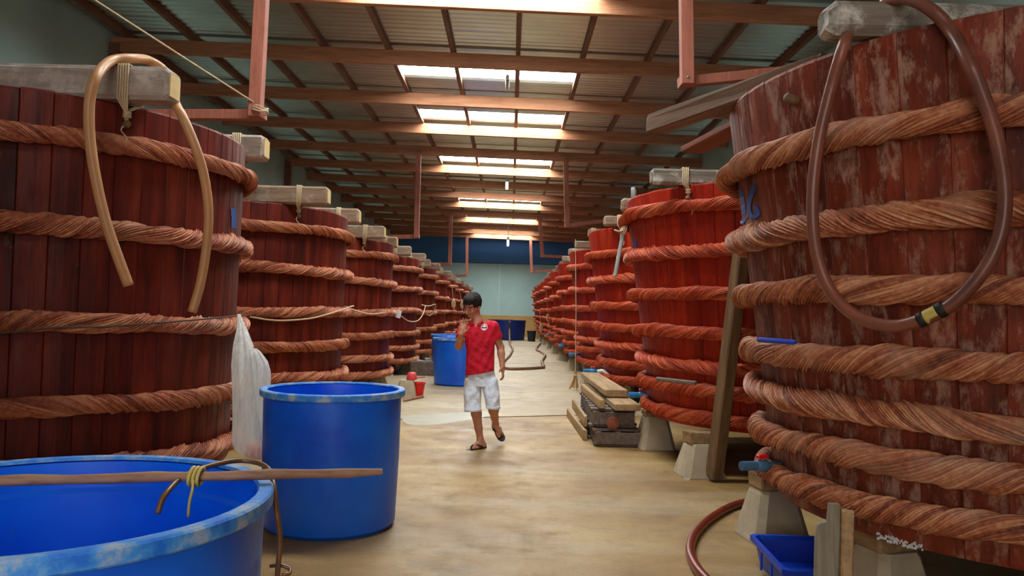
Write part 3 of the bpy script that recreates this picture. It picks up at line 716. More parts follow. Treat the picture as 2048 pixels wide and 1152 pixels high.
def bag_loft(sec, Ys, folds, seed, n=48):
    rg = np.random.RandomState(seed); P = [rg.rand() * 6.28 for _ in range(4)]; vs = []; fs = []
    for (py, x0, x1), Y, fd in zip(sec, Ys, folds):
        a, b_ = at(x0, py, Y), at(x1, py, Y); c = (a + b_) / 2; rx = (b_ - a).length / 2; ry = min(rx * .6, .07)
        for k in range(n):
            t = 2 * PI * k / n; f = 1 - fd * (.5 + .5 * math.cos(7 * t + P[0])) - fd * .6 * (.5 + .5 * math.cos(12 * t + P[1]))
            vs.append(c + Vector((rx * math.cos(t) * (1 - .25 * fd), ry * math.sin(t) * f, 0)))
    m = len(sec)
    for i in range(m - 1):
        for k in range(n): k2 = (k + 1) % n; fs.append((i * n + k, i * n + k2, (i + 1) * n + k2, (i + 1) * n + k))
    fs += [tuple(range((m - 1) * n, m * n))]
    return vs, fs
bg0 = at(480, 634, 5.9); bag = empty('plastic_bag', bg0); tag(bag, 'limp white plastic bag hanging from a hoop of the nearest left vat', 'bag')
sec = [(628, 474, 481), (640, 475, 486), (660, 472, 496), (690, 465, 508), (730, 461, 514), (780, 463, 518), (840, 464, 524), (880, 463, 531), (898, 468, 532), (912, 486, 530), (917, 500, 527)]
vs, fs = bag_loft(sec, [5.95, 5.9, 5.8, 5.72, 5.66, 5.62, 5.6, 5.6, 5.6, 5.6, 5.6], [.3, .3, .3, .25, .22, .2, .16, .12, .1, .05, .0], 3)
MB().add([v_ - bg0 for v_ in vs], fs).build('bag_body', M['poly'], bag, True)
sec = [(697, 500, 514), (703, 499, 522), (722, 500, 537), (742, 500, 543), (790, 506, 543), (840, 512, 541), (880, 518, 536), (893, 524, 533)]
vs, fs = bag_loft(sec, [5.68, 5.66, 5.64, 5.62, 5.6, 5.6, 5.6, 5.6], [.2, .3, .35, .35, .3, .25, .2, .1], 5)
MB().add([v_ - bg0 for v_ in vs], fs).build('bag_flap', M['poly'], bag, True)
pk = at(509, 904, 5.61); M['orange'] = simple('orange wrapper', srgb(255, 110, 56), .5, .15, 30)
o = MB().box((0, 0, 0), (.125, .05, .085), Matrix.Rotation(.25, 3, 'Y'), .014, .004).build('packet', M['orange']); o.location = pk; tag(o, 'orange packet seen through the bottom of the plastic bag', 'packet')

# ------------------------------------------------------------------ pallets, planks, props, boards
def pallet(label, x, y, z, wx, wy, h, rz, n=8):
    root = empty('pallet', (x, y, z), rz); tag(root, label, 'pallet', 'pallets in the stack')
    for k in range(3):
        MB().box(((k - 1) * (wx / 2 - .04), 0, h / 2), (.07, wy, h - .06), None, .006, .004).build('bearer', M['pallet'], root)
    for lev in (.015, h - .015):
        for k in range(n):
            yy = -wy / 2 + (k + .5) * wy / n
            MB().box((random.uniform(-.02, .02), yy, lev), (wx + random.uniform(0, .05), wy / n * .62, .028), None, .004, .003).build('slat', M['pallet'], root)
    MB().box((0, -wy / 2 + .012, h / 2), (wx - .02, .022, h - .07), None, .004, .003).build('end_board', M['pallet'], root)
    return root
pallet('dark pallet at the bottom of the stack on the right', 1.24, 9.72, 0, .52, 2.0, .20, .0)
pallet('weathered pallet lying on the dark one in the stack', 1.22, 9.78, .205, .48, 1.95, .21, -.02)
def plank(label, a, b_, wd, ht, mat='plank', name='plank', cat='plank', ch=.008):
    a, b_ = Vector(a), Vector(b_); c = (a + b_) / 2; d = b_ - a; root = empty(name, c); tag(root, label, cat)
    MB().beam(a - c, b_ - c, wd, ht, ch, jit=.003).build('board', M[mat], root); return root
def single(label, a, b_, wd, ht, mat='plank', name='plank', cat='plank', ch=.008):
    a, b_ = Vector(a), Vector(b_); c = (a + b_) / 2
    o = MB().beam(a - c, b_ - c, wd, ht, ch, jit=.003).build(name, M[mat]); o.location = c; return tag(o, label, cat)
single('broad plank lying on the pallets, its split end towards the viewer', (1.33, 8.66, .455), (1.27, 11.2, .455), .29, .07)
single('thick upper plank on top of the pallet stack', (1.29, 9.30, .545), (1.25, 12.0, .545), .28, .085, ch=.012)
single('narrow pale batten along the left edge of the pallet stack', (1.06, 8.78, .47), (1.02, 10.7, .47), .06, .10)
single('loose board on the floor leaning at the foot of the pallet stack', (.91, 9.15, .061), (.87, 11.2, .061), .05, .12, 'plank')
single('second loose board propped higher against the pallet stack', (.93, 9.3, .20), (.91, 10.9, .23), .04, .13, 'plank')
o = MB().lathe([(.001, 0), (.07, 0), (.075, .012), (.06, .02), (.001, .02)], 24, rot=Matrix.Rotation(PI / 2, 3, 'X')).build('dark_pan', M['timber_redbrown'], None, True, 40); o.location = (1.18, 8.74, .27); tag(o, 'small round rusty lid stuck in the end of the pallet stack', 'lid')
# leaning prop
a, b_ = on(1428, 962, 0), at(1488, 470, 6.86)
dr = (b_ - a).normalized(); o = MB().beam(Vector((0, 0, .0)) , b_ - a, .155, .11, .01, Vector((1, .2, 0)), .003).build('prop', M['prop']); o.location = a + Vector((0, 0, .03)); tag(o, 'tall weathered wooden prop leaning against the second right vat', 'prop')
# notched grey board and lath in front of the nearest right vat
cb = at(1664, 1152, 3.42); bw = empty('notched_board', (cb.x, 3.42, 0)); tag(bw, 'grey notched board standing before the nearest right vat', 'board')
hgt = at(1670, 1003, 3.5).z
prof = [(-.075, 0), (.035, 0), (.035, hgt), (-.010, hgt), (-.018, hgt - .08), (-.05, hgt - .09), (-.058, hgt - .10), (-.066, hgt - .16)]
n = len(prof)
MB().add([(x, 0, z) for x, z in prof] + [(x, .04, z) for x, z in prof], [tuple(range(n)), tuple(reversed(range(n, 2 * n)))] + [(i, n + i, n + (i + 1) % n, (i + 1) % n) for i in range(n)]).build('board', M['board_grey'], bw)
MB().box((.055, -.02, hgt * .49), (.05, .06, hgt * .97), Matrix.Rotation(.03, 3, 'Y'), .006, .004).build('lath', M['plank'], bw)
bw.rotation_euler = (-.05, 0, -.25)

# blue tray
def tray(x0, x1, y0, y1, h):
    root = empty('tray', ((x0 + x1) / 2, (y0 + y1) / 2, 0), -.04); tag(root, 'blue plastic tray under the nearest right vat', 'tray')
    wx, wy = (x1 - x0) / 2, (y1 - y0) / 2; vs = []; fs = []
    def rr(ax, ay, z, c=.03): return [(ax - c, -ay, z), (ax, -ay + c, z), (ax, ay - c, z), (ax - c, ay, z), (-ax + c, ay, z), (-ax, ay - c, z), (-ax, -ay + c, z), (-ax + c, -ay, z)]
    for (k, z) in ((-.04, 0), (-.035, .01), (-.012, h - .03), (.012, h - .03), (.014, h), (-.010, h), (-.022, h - .02), (-.046, .02)): vs += rr(wx + k, wy + k, z)
    for a in range(7):
        for i in range(8): j = (i + 1) % 8; fs.append((a * 8 + i, a * 8 + j, a * 8 + 8 + j, a * 8 + 8 + i))
    fs += [tuple(reversed(range(8))), tuple(range(56, 64))]
    MB().add(vs, fs).build('tray_body', M['crate'], root)
    for yy in (-.1, .1): MB().box((-wx - .004, yy, h * .5), (.012, .015, h * .7)).build('rib', M['crate'], root)
tray(1.49, 1.98, 4.10, 4.76, .165)
o = MB().lathe([(.001, -.025), (.05, -.02), (.075, 0), (.05, .022), (.001, .027)], 20).build('pouch', M['white_plastic'], None, True); o.location = (1.86, 3.84, .388); o.rotation_euler = (.2, .35, .3); o.scale = (1, .7, 1); tag(o, 'white plastic pouch on the pier under the nearest right vat', 'pouch')
r1, cx, cy, zb, zt, tap = VATS[('R', 0)]
m = MB(); Rm = RB + tap * (zb - 1.48) + .006
for k in range(70):
    a = on_cyl(1755 + k * 1.3, 1092 + k * .22, cx, cy, Rm); an = math.atan2(a.y - cy, a.x - cx); z = zb + random.uniform(-.006, .022)
    p = Vector((Rm * math.cos(an), Rm * math.sin(an), z)); s_ = random.uniform(.003, .008)
    m.lathe([(s_ * .3, -s_), (s_, -s_ * .2), (s_ * .8, s_ * .6), (s_ * .2, s_)], 6, p)
o = m.build('mould_fringe', M['mould'], r1); tag(o, kind='stuff')

# valves near the vat bottoms
def valve(label, p, s=1.0, body='blue_valve', handle='red_plastic', d=Vector((-1, -.15, 0)), L=.16, name='valve'):
    d = d.normalized(); root = empty(name, p); tag(root, label, 'valve', 'drain valves on the vats')
    MB().tube([d * (-.16 * s), d * (L * .35 * s)], .020 * s, 10).build('pipe', M[body], root, True, 40)
    MB().tube([d * (-.015 * s), d * (.0 * s), d * (.05 * s), d * (.065 * s)], .03 * s, 12, rs=[.024 * s, .034 * s, .034 * s, .024 * s]).build('valve_body', M[body], root, True, 40)
    MB().tube([d * (L * .35 * s), d * (L * s)], .026 * s, 12).build('spout', M[body], root, True, 40)
    MB().box(d * (.025 * s) + Vector((0, 0, .05 * s)), (.07 * s, .03 * s, .02 * s), Matrix.Rotation(.4, 3, 'Z'), .004).build('handle', M[handle], root)
    MB().tube([d * (.025 * s), d * (.025 * s) + Vector((0, 0, .045 * s))], .011 * s, 8).build('stem', M[handle], root)
valve('dull blue valve with red handle on the nearest right vat', on_cyl(1532, 931, VATS[('R', 0)][1], VATS[('R', 0)][2], 1.46), 1.0, 'blue_dull', d=Vector((-1, -.35, .03)))
valve('bright blue valve with pink handle on the second right vat', at(1290, 790, 8.75), 1.2, handle='pink_plastic')
valve('blue valve and hose end lying above the thick plank', at(1190, 742, 12.5), 1.2, handle='pink_plastic')
valve('blue valve on the fourth right vat, by the straw bundle', at(1146, 708.5, 16.7), 1.15, L=.08)
valve('blue valve on the fifth right vat', at(1124, 692, 20.6), 1.2, handle='blue_valve', L=.08)
valve('blue valve on a far right vat', at(1099, 669.5, 28.8), 1.3, handle='blue_valve', L=.08)
valve('grey-green valve on the fourth left vat', at(851, 724, 18.1), 1.7, 'pipe_grey', 'white_plastic', Vector((1, -.2, -.1)))
p = at(1196, 743, 12.2); o = MB().tube(curve([Vector((0, 0, 0)), Vector((.06, -.06, .02)), Vector((.14, -.1, -.03)), Vector((.2, -.16, -.09))], 4), .024, 8).build('hose_stub', M['white_plastic'], None, True); o.location = p; tag(o, 'short white hose end on the plank stack', 'hose')

# small things on hoops and floor
vx, vy = VATS[('R', 0)][1:3]
a, b_ = on_cyl(1518, 679, vx, vy, 1.60), on_cyl(1592, 682, vx, vy, 1.60); b_.z = a.z = SPEC[('R', 0)][3] + RR + .012
o = MB().tube([Vector(), (b_ - a) * .93, (b_ - a)], .013, 8, rs=[.013, .013, .007]).build('plastic_rod', M['crate'], None, True, 40); o.location = a; tag(o, 'blue plastic rod lying on a hoop of the nearest right vat', 'rod')
vx, vy = VATS[('R', 1)][1:3]
a, b_ = on_cyl(1314, 756, vx, vy, 1.62), on_cyl(1392, 765, vx, vy, 1.62); zz = SPEC[('R', 1)][5] + RR + .02; a.z = b_.z = zz
single('grey stick resting on a hoop of the second right vat', a, b_, .05, .04, 'stick_grey', 'stick', 'stick')
# grey pipe slung from the top hoop of the second right vat
a, b_ = at(1246, 468, 8.25), at(1230, 552, 8.20); pr2 = empty('hanging_pipe', a); tag(pr2, 'thin grey pipe hung by twine beside the second right vat', 'pipe')
MB().tube([Vector(), b_ - a], .022, 10).build('tube', M['pipe_grey'], pr2, True, 40)
m = MB(); hk = at(1250, 446, 8.45)
for k in range(4): m.tube(curve([Vector((0, 0, -.03)), Vector((.02 * k - .03, -.02, .04)), (hk - a) + Vector((.01 * k, 0, .02 * k - .03))], 4), .007, 5)
m.tube(curve([at(1228, 460, 8.2) - a, at(1240, 463, 8.2) - a, at(1250, 458, 8.25) - a], 4), .010, 6)
m.build('twine_sling', M['twine'], pr2, True)
rt2 = VATS[('R', 1)][0]; p = at(1262, 378, 8.6); lp_ = Vector((p.x - vx, p.y - vy, 0))
MB().tube([lp_ + Vector((.03, 0, 2.70)), lp_ + Vector((.03, 0, p.z - .02)), lp_ + Vector((.02, 0, p.z + .02))], .03, 10, rs=[.03, .03, .02]).build('pipe_stub', M['pipe_grey'], rt2, True)

# twine along hoops, loops and coils
def twine(label, pts, r=.008, mat='twine', name='twine', sub=6):
    pts = [Vector(p) for p in pts]; o = MB().tube([q - pts[0] for q in curve(pts, sub)], r, 6).build(name, M[mat], None, True); o.location = pts[0]; return tag(o, label, 'twine')
vx, vy = VATS[('L', 0)][1:3]
twine('dark twine drawn along the third hoop of the nearest left vat', [on_cyl(x, y, vx, vy, 1.60) for x, y in ((-40, 668), (30, 664), (110, 655), (190, 654), (260, 650), (340, 644), (420, 637), (470, 632), (492, 630))], .006, 'twine_dark')
vx, vy = VATS[('L', 1)][1:3]
twine('pale twine drawn along the third hoop of the second left vat', [on_cyl(x, y, vx, vy, 1.60) for x, y in ((500, 634), (540, 640), (572, 641), (620, 637), (650, 630), (680, 621), (700, 614), (707, 612))], .010)
twine('pale twine looped between the third and fourth left vats', [at(700, 618, 10.9), at(740, 628, 12.5), at(780, 624, 14.2), at(790, 622, 14.6), at(806, 635, 15.0), at(820, 643, 16.0), at(836, 641, 17.0), at(846, 628, 18.0), at(851, 612, 18.6)], .012)
twine('short twine loop slung beyond the fourth left vat', [at(843, 610, 18.6), at(858, 612, 19.5), at(871, 609, 21.0), at(868, 622, 21.2), at(860, 631, 21.2), at(854, 629, 21.0)], .013)
tg = at(797, 628, 14.55); o = MB().box((0, 0, 0), (.10, .012, .15), Matrix.Rotation(.22, 3, 'Y') , .004).build('paper_tag', M['white_plastic']); o.location = tg; tag(o, 'white tag hanging on the twine by the third left vat', 'tag')
def coil(label, px, py, Y, s, pxt):
    s *= .6; p = at(px, py, Y); root = empty('twine_coil', p); tag(root, label, 'twine', 'coils of twine hung on the vats'); m = MB()
    for k in range(5):
        ph = k * .6; m.tube([Vector((.07 * s * math.cos(a) * math.cos(ph), .05 * s * math.sin(ph) * math.cos(a), .13 * s * math.sin(a) + .01 * k * s)) for a in np.linspace(0, 2 * PI, 18)], .012 * s, 5)
    m.build('skein', M['twine'], root, True)
    tp = at(pxt[0], pxt[1], Y) - p; MB().tube(curve([Vector((0, 0, .1 * s)), tp * .5, tp], 4), .007 * s, 5).build('string', M['twine'], root, True)
    MB().tube(curve([Vector((0, 0, -.1 * s)), Vector((.03 * s, -.02, -.2 * s)), Vector((.01 * s, -.02, -.3 * s))], 4), .010 * s, 5).build('tail', M['twine'], root, True)
coil('pale skein of twine hanging behind the man, on a left vat', 907, 608, 25.3, 1.5, (904, 574))
coil('smaller twine skein hanging just right of the other by the man', 924, 610, 29.5, 1.5, (918, 578))
coil('twine skein hung on a far right vat', 1096, 636, 28.6, 1.6, (1092, 575))
coil('twine skein hung on the farthest right vats', 1082, 656, 36.5, 2.0, (1079, 620))
sb = on(1150, 776, 0); sb.y = 15.2; sb = at(1150, 776, 15.2); sb.z = 0
br = empty('straw_bundle', sb); tag(br, 'yellow straw bundle hung on a long string by the fourth right vat', 'straw bundle'); m = MB()
for k in range(16):
    a = random.uniform(-1, 1); m.tube([Vector((a * .02, random.uniform(-.03, .03), .36)), Vector((a * .05, random.uniform(-.04, .04), .2)), Vector((a * .11 - .03, random.uniform(-.06, .06), .0 + random.uniform(0, .05)))], .007, 4)
tag(m.build('straws', M['straw'], br), kind='stuff')
MB().lathe([(.035, .27), (.04, .29), (.035, .31)], 10).build('binding', M['twine'], br)
MB().tube([Vector((0, 0, .34)), at(1152, 620, 15.25) - sb, at(1151, 478, 15.6) - sb], .008, 5).build('string', M['twine'], br)

# red bucket, scoop and block by the left row
bk = on(836, 794, 0); rb = empty('bucket', bk); tag(rb, 'small bright red bucket by the left row', 'bucket')
MB().lathe([(.082, 0), (.118, .245), (.108, .245), (.074, .015)], 28).build('bucket_body', M['red_plastic'], rb, True, 40)
MB().lathe([(.11, .25), (.128, .25), (.128, .232), (.115, .232)], 28, closed=True).build('rim', M['red_plastic'], rb)
MB().tube([(.122 * math.cos(a), -.02 - .03 * math.sin(a), .235 - .05 * math.sin(a)) for a in np.linspace(0, PI, 12)], .004, 5).build('handle', M['steel'], rb)
bl = on(818, 797, 0); o = pier_mesh(.30, .17, .12).build('concrete_block', M['pier']); o.location = (bl.x - .06, bl.y + .12, 0); tag(o, 'free-standing concrete block beside the red bucket', 'block')
sc_ = empty('scoop', (bl.x + .02, bl.y + .12, .305)); tag(sc_, 'faded red plastic scoop upside down on the concrete block', 'scoop')
MB().lathe([(.085, 0), (.09, .01), (.078, .10), (.05, .125), (.001, .13)], 20).build('scoop_bowl', M['pink_plastic'], sc_, True, 50)
MB().beam((.07, 0, .03), (.23, -.06, .05), .03, .015, .003).build('handle', M['pink_plastic'], sc_)
single('brown stick on the floor in front of the red bucket', on(808, 801, .02), on(846, 793, .02), .05, .04, 'pole', 'stick', 'stick')
o = MB().box((0, 0, 0), (.75, .45, .32), None, .02, .01).build('crate', M['pallet']); q = on(850, 752, 0); o.location = (q.x + .02, q.y + .3, .161); tag(o, 'low dark wooden box under the valve of the fourth left vat', 'box')

# ------------------------------------------------------------------ the walking man
class Field:
    def __init__(s, lo, hi, h):
        s.lo = np.array(lo, float); s.h = h; s.n = np.ceil((np.array(hi) - s.lo) / h).astype(int) + 1
        s.d = np.full(tuple(s.n), .5, np.float32)
    def box(s, lo, hi, pad):
        a = np.clip(np.floor((np.minimum(lo, hi) - pad - s.lo) / s.h).astype(int), 0, s.n - 1); b = np.clip(np.ceil((np.maximum(lo, hi) + pad - s.lo) / s.h).astype(int) + 1, 1, s.n)
        g = [s.lo[k] + s.h * np.arange(a[k], b[k]) for k in range(3)]
        return tuple(slice(a[k], b[k]) for k in range(3)), np.meshgrid(*g, indexing='ij')
    def put(s, sl, d, k):
        o = s.d[sl]
        if k > 0:
            h = np.clip(.5 + .5 * (o - d) / k, 0, 1); s.d[sl] = o * (1 - h) + d * h - k * h * (1 - h)
        else: s.d[sl] = np.minimum(o, d)
    def cone(s, a, b, ra, rb, k=.012):
        a, b = np.array(a, float), np.array(b, float); R = max(ra, rb)
        sl, (x, y, z) = s.box(np.minimum(a, b), np.maximum(a, b), R + .06); ab = b - a; L2 = max(1e-9, ab @ ab)
        t = np.clip(((x - a[0]) * ab[0] + (y - a[1]) * ab[1] + (z - a[2]) * ab[2]) / L2, 0, 1)
        d = np.sqrt((x - a[0] - t * ab[0]) ** 2 + (y - a[1] - t * ab[1]) ** 2 + (z - a[2] - t * ab[2]) ** 2) - (ra + (rb - ra) * t)
        s.put(sl, d.astype(np.float32), k)
    def chain(s, pts, rs, k=.012):
        for i in range(len(pts) - 1): s.cone(pts[i], pts[i + 1], rs[i], rs[i + 1], k)
    def ell(s, c, axes, r, k=.012):
        c = np.array(c, float); R = max(r); sl, (x, y, z) = s.box(c, c, R + .06); A = [np.array(a, float) for a in axes]
        q = [((x - c[0]) * a[0] + (y - c[1]) * a[1] + (z - c[2]) * a[2]) for a in A]
        k0 = np.sqrt(sum((q[i] / r[i]) ** 2 for i in range(3))); k1 = np.sqrt(sum((q[i] / r[i] ** 2) ** 2 for i in range(3)))
        d = k0 * (k0 - 1) / np.maximum(k1, 1e-6); s.put(sl, d.astype(np.float32), k)
    def loft(s, secs, k=.012):     # secs: (x, y, z, half width, half depth), rising z
        S_ = np.array(secs, float); S_ = S_[np.argsort(S_[:, 2])]; lo = S_[:, :3].min(0) - np.array([.3, .3, 0]); hi = S_[:, :3].max(0) + np.array([.3, .3, 0])
        sl, (x, y, z) = s.box(lo, hi, .06); f = [np.interp(z[0, 0, :], S_[:, 2], S_[:, i])[None, None, :] for i in (0, 1, 3, 4)]
        q = np.sqrt(((x - f[0]) / f[2]) ** 2 + ((y - f[1]) / f[3]) ** 2); d = (q - 1) * np.minimum(f[2], f[3])
        d = np.maximum(d, np.maximum(S_[0, 2] - z, z - S_[-1, 2])); s.put(sl, d.astype(np.float32), k)
    def cut(s, fn):
        g = [s.lo[k] + s.h * np.arange(s.n[k]) for k in range(3)]; x, y, z = np.meshgrid(*g, indexing='ij', sparse=True)
        s.d = np.maximum(s.d, fn(x, y, z).astype(np.float32))
    def mesh(s, name, mat, smooth=2):
        d = s.d; n = np.array(d.shape); ins = d < 0
        c = np.zeros(tuple(n - 1), int)
        for i in (0, 1):
            for j in (0, 1):
                for k in (0, 1): c += ins[i:n[0] - 1 + i, j:n[1] - 1 + j, k:n[2] - 1 + k]
        cell = np.argwhere((c > 0) & (c < 8)); idx = np.full(tuple(n - 1), -1, int); idx[tuple(cell.T)] = np.arange(len(cell))
        P = np.zeros((len(cell), 3)); W = np.zeros(len(cell)); offs = [(i, j, k) for i in (0, 1) for j in (0, 1) for k in (0, 1)]
        val = {o: d[cell[:, 0] + o[0], cell[:, 1] + o[1], cell[:, 2] + o[2]] for o in offs}
        for o in offs:
            for ax in range(3):
                if o[ax] == 0:
                    o2 = list(o); o2[ax] = 1; o2 = tuple(o2); a, b = val[o], val[o2]; m = (a < 0) != (b < 0); t = np.where(m, a / np.where(m, a - b, 1), 0)
                    p = np.array(o, float)[None, :].repeat(len(cell), 0); p[:, ax] += t; P += p * m[:, None]; W += m
        V = s.lo + s.h * (cell + P / W[:, None]); F_ = []
        for ax in range(3):
            u, v = [(1, 2), (2, 0), (0, 1)][ax]; A = [slice(None)] * 3; B = [slice(None)] * 3; A[ax] = slice(0, -1); B[ax] = slice(1, None)
            ch = ins[tuple(A)] != ins[tuple(B)]; e = np.argwhere(ch); e = e[(e[:, u] > 0) & (e[:, v] > 0) & (e[:, u] < n[u] - 1) & (e[:, v] < n[v] - 1)]
            if not len(e): continue
            sg = ins[tuple(A)][tuple(e.T)]; q = []
            for du, dv in ((1, 1), (0, 1), (0, 0), (1, 0)):
                t = e.copy(); t[:, u] -= du; t[:, v] -= dv; q.append(idx[tuple(t.T)])
            q = np.stack(q, 1); q[~sg] = q[~sg][:, ::-1]; F_.append(q)
        Fc = np.concatenate(F_)
        for _ in range(smooth):
            acc = np.zeros_like(V); cnt = np.zeros(len(V))
            for a, b in ((0, 1), (1, 2), (2, 3), (3, 0)):
                np.add.at(acc, Fc[:, a], V[Fc[:, b]]); np.add.at(cnt, Fc[:, a], 1); np.add.at(acc, Fc[:, b], V[Fc[:, a]]); np.add.at(cnt, Fc[:, b], 1)
            V = V * .5 + .5 * acc / np.maximum(cnt, 1)[:, None]
        return V, Fc
def np_obj(name, V, Fc, mat, parent, org, colors=None):
    me = bpy.data.meshes.new(name); me.from_pydata((V - np.array(org)).tolist(), [], Fc.tolist()); me.update(); me.materials.append(mat)
    me.polygons.foreach_set('use_smooth', [True] * len(me.polygons))
    if colors is not None:
        ca = me.color_attributes.new('tone', 'FLOAT_COLOR', 'POINT'); ca.data.foreach_set('color', np.hstack([colors, np.ones((len(V), 1))]).astype(np.float32).ravel())
    return link(name, me, parent)

MY = 8.45
A3 = lambda px, py, Y=MY: np.array(at(px, py, Y))
feet = on(952, 894, 0); man = empty('person', (feet.x, feet.y, 0)); org = (feet.x, feet.y, 0)
tag(man, 'man in red polo shirt, pale shorts and flip-flops walking with one hand raised', 'person')
nrm = lambda v: np.array(v, float) / np.linalg.norm(v)
# head frame: turned to the viewer's left and bowed
hf = nrm((-.50, -.74, -.44)); hr = nrm(np.cross(hf, (0.10, 0, 1))); hu = np.cross(hr, hf)       # hr: towards his left (viewer's right)
if hr[0] < 0: hr = -hr; hu = np.cross(hr, hf)
if hu[2] < 0: hu = -hu
hc = A3(944.5, 611, MY - .02)
H = lambda r_, f_, u_: hc + hr * r_ + hf * f_ + hu * u_
HX = (hr, hf, hu)
lo = A3(895, 905, MY - .45); hi = A3(1025, 580, MY + .55)
body = Field((lo[0], MY - .42, -.02), (hi[0], MY + .50, hi[2] + .03), .0055)
# head
body.ell(H(0, -.012, .022), HX, (.079, .098, .102), .02)
body.ell(H(0, .022, -.045), HX, (.060, .072, .080), .03)
body.ell(H(0, .052, -.100), HX, (.030, .030, .024), .03)          # chin
body.ell(H(0, .082, .018), HX, (.052, .014, .012), .02)           # brow
for s_ in (-1, 1):
    body.ell(H(.038 * s_, .072, -.032), HX, (.026, .022, .022), .02)     # cheek
    body.ell(H(.031 * s_, .080, -.004), HX, (.015, .010, .009), .006)    # eye
    body.ell(H(.081 * s_, -.010, -.018), HX, (.012, .022, .034), .006)   # ear
body.chain([H(0, .092, .005), H(0, .110, -.022), H(0, .117, -.036)], [.010, .012, .015], .01)
for s_ in (-1, 1): body.ell(H(.013 * s_, .103, -.040), HX, (.010, .011, .009), .006)
body.ell(H(0, .093, -.064), HX, (.026, .010, .006), .006); body.ell(H(0, .090, -.075), HX, (.023, .010, .007), .006)
# neck and trunk core
nb = A3(954, 650, MY + .0)
body.chain([H(0, -.03, -.06), nb + (0, 0, .03), nb - (0, 0, .05)], [.052, .054, .062], .02)
T = lambda px, py, dy, hw, hd: (*A3(px, py, MY + dy), hw, hd)
body.loft([T(961, 772, .03, .135, .09), T(961, 745, .03, .14, .095), T(961, 700, .02, .13, .09), T(959, 672, .015, .15, .10), T(957, 655, .01, .13, .075), T(955, 647, .01, .07, .06)], .03)
# his left arm (hangs), his right arm (raised)
shL, elL, wrL = A3(985, 655, MY + .01), A3(1001, 694, MY + .05), A3(1004.5, 731, MY - .02)
body.chain([shL, (shL + elL) / 2, elL], [.052, .047, .040], .02)
body.chain([elL, elL * .65 + wrL * .35, wrL], [.040, .041, .027], .015)
shR, elR, wrR = A3(929, 659, MY + .01), A3(917.5, 692, MY - .15), A3(922.5, 668, MY - .26)
body.chain([shR, (shR + elR) / 2, elR], [.052, .047, .041], .02)
body.chain([elR, elR * .6 + wrR * .4, wrR], [.041, .040, .028], .015)
def hand(wr, ax, pn, th, curl, spread=.0):   # ax: wrist to fingers, pn: palm normal, th: side of the thumb
    ax = nrm(ax); th = nrm(th - ax * np.dot(th, ax)); pn = nrm(np.cross(ax, th)) * np.sign(np.dot(np.cross(ax, th), pn) + 1e-9)
    pc = wr + ax * .052
    body.ell(pc, (th, ax, pn), (.040, .052, .016), .012); body.chain([wr, pc], [.026, .022], .015)
    for k, L in enumerate((.072, .080, .075, .058)):
        o = (1.5 - k) * .019; d = nrm(ax + th * (1.5 - k) * spread); p = pc + ax * .040 + th * o; pts = [p]; cc = 0
        for s_, fr in enumerate((.45, .32, .23)):
            dd = d * math.cos(cc) + pn * math.sin(cc); p = p + dd * L * fr; pts.append(p); cc += curl[min(s_, len(curl) - 1)]
        body.chain(pts, [.0092, .0088, .0082, .0072], .003)
    p = pc - ax * .025 + th * .030; d1 = nrm(ax * .62 + th * .7 + pn * .35); d2 = nrm(ax * .85 + th * .3 + pn * .42)
    body.chain([p, p + d1 * .038, p + d1 * .038 + d2 * .032], [.014, .0105, .0085], .006)
hand(wrL, np.array([.10, -.25, -1.]), np.array([-.9, .3, 0]), np.array([-.15, -1., .1]), (.55, .6, .5))
hand(wrR, np.array([.20, .10, 1.]), np.array([.1, -1., .0]), np.array([.95, -.1, .0]), (.30, .35, .3), .18)
# legs
knR, anR = A3(949, 803, MY - .03), A3(960.5, 879, MY - .0)           # viewer's left leg: standing
hpR, hpL = A3(945, 757, MY + .03), A3(977, 757, MY + .03)
body.chain([hpR, knR], [.085, .058], .02); body.chain([knR, knR * .68 + anR * .32, knR * .3 + anR * .7, anR], [.054, .056, .042, .035], .02)
heR, toR = on(966.5, 890, .035), on(939, 896, .02)
heR, toR = np.array(heR), np.array(toR)
ballR = heR * .35 + toR * .65
body.chain([anR, heR + (0, 0, .0)], [.036, .032], .02); body.chain([anR - (0, 0, .03), ballR + (0, 0, .012)], [.034, .026], .02); body.chain([heR, ballR], [.030, .030], .02)
def toes(ball, d, up, base):
    d = nrm(d); sd = nrm(np.cross(up, d))
    for k in range(5):
        o = (k - 2) * .0165 * base; L = (.042, .040, .036, .031, .026)[k]; r = (.0125, .0095, .009, .0085, .008)[k]
        p = ball + sd * o; body.chain([p - d * .02, p + d * L * .6 + up * .002, p + d * L], [r * 1.15, r, r * .92], .006)
toes(ballR + (0, 0, -.004), toR - heR, np.array([0, 0, 1.]), -1)
knL, anL = A3(985, 806, MY - .06), A3(991, 846, MY + .30)            # viewer's right leg: trailing, heel lifted
body.chain([hpL, knL], [.08, .054], .02); body.chain([knL, knL * .65 + anL * .35, knL * .3 + anL * .7, anL], [.053, .055, .042, .035], .02)
heL, toL = A3(990, 851, MY + .345), A3(1004, 874, MY + .26)
ballL = heL * .33 + toL * .67; upL = nrm(np.cross(nrm(toL - heL), np.array([1., .2, 0]))); upL = upL if upL[1] < 0 else -upL
body.chain([anL, heL], [.035, .031], .02); body.chain([anL + (0, -.01, -.02), ballL + upL * .012], [.034, .026], .02); body.chain([heL, ballL], [.030, .030], .02)
toes(ballL, toL - heL, upL, 1)
V, Fc = body.mesh('body', None, 1)
skin = np.array(srgb(196, 138, 112)[:3]); col = np.tile(skin, (len(V), 1)); q = V - hc; r_, f_, u_ = q @ hr, q @ hf, q @ hu
def paint(m, c, a=1.0): col[m] = col[m] * (1 - a) + np.array(srgb(*c)[:3]) * a
front = f_ > .045
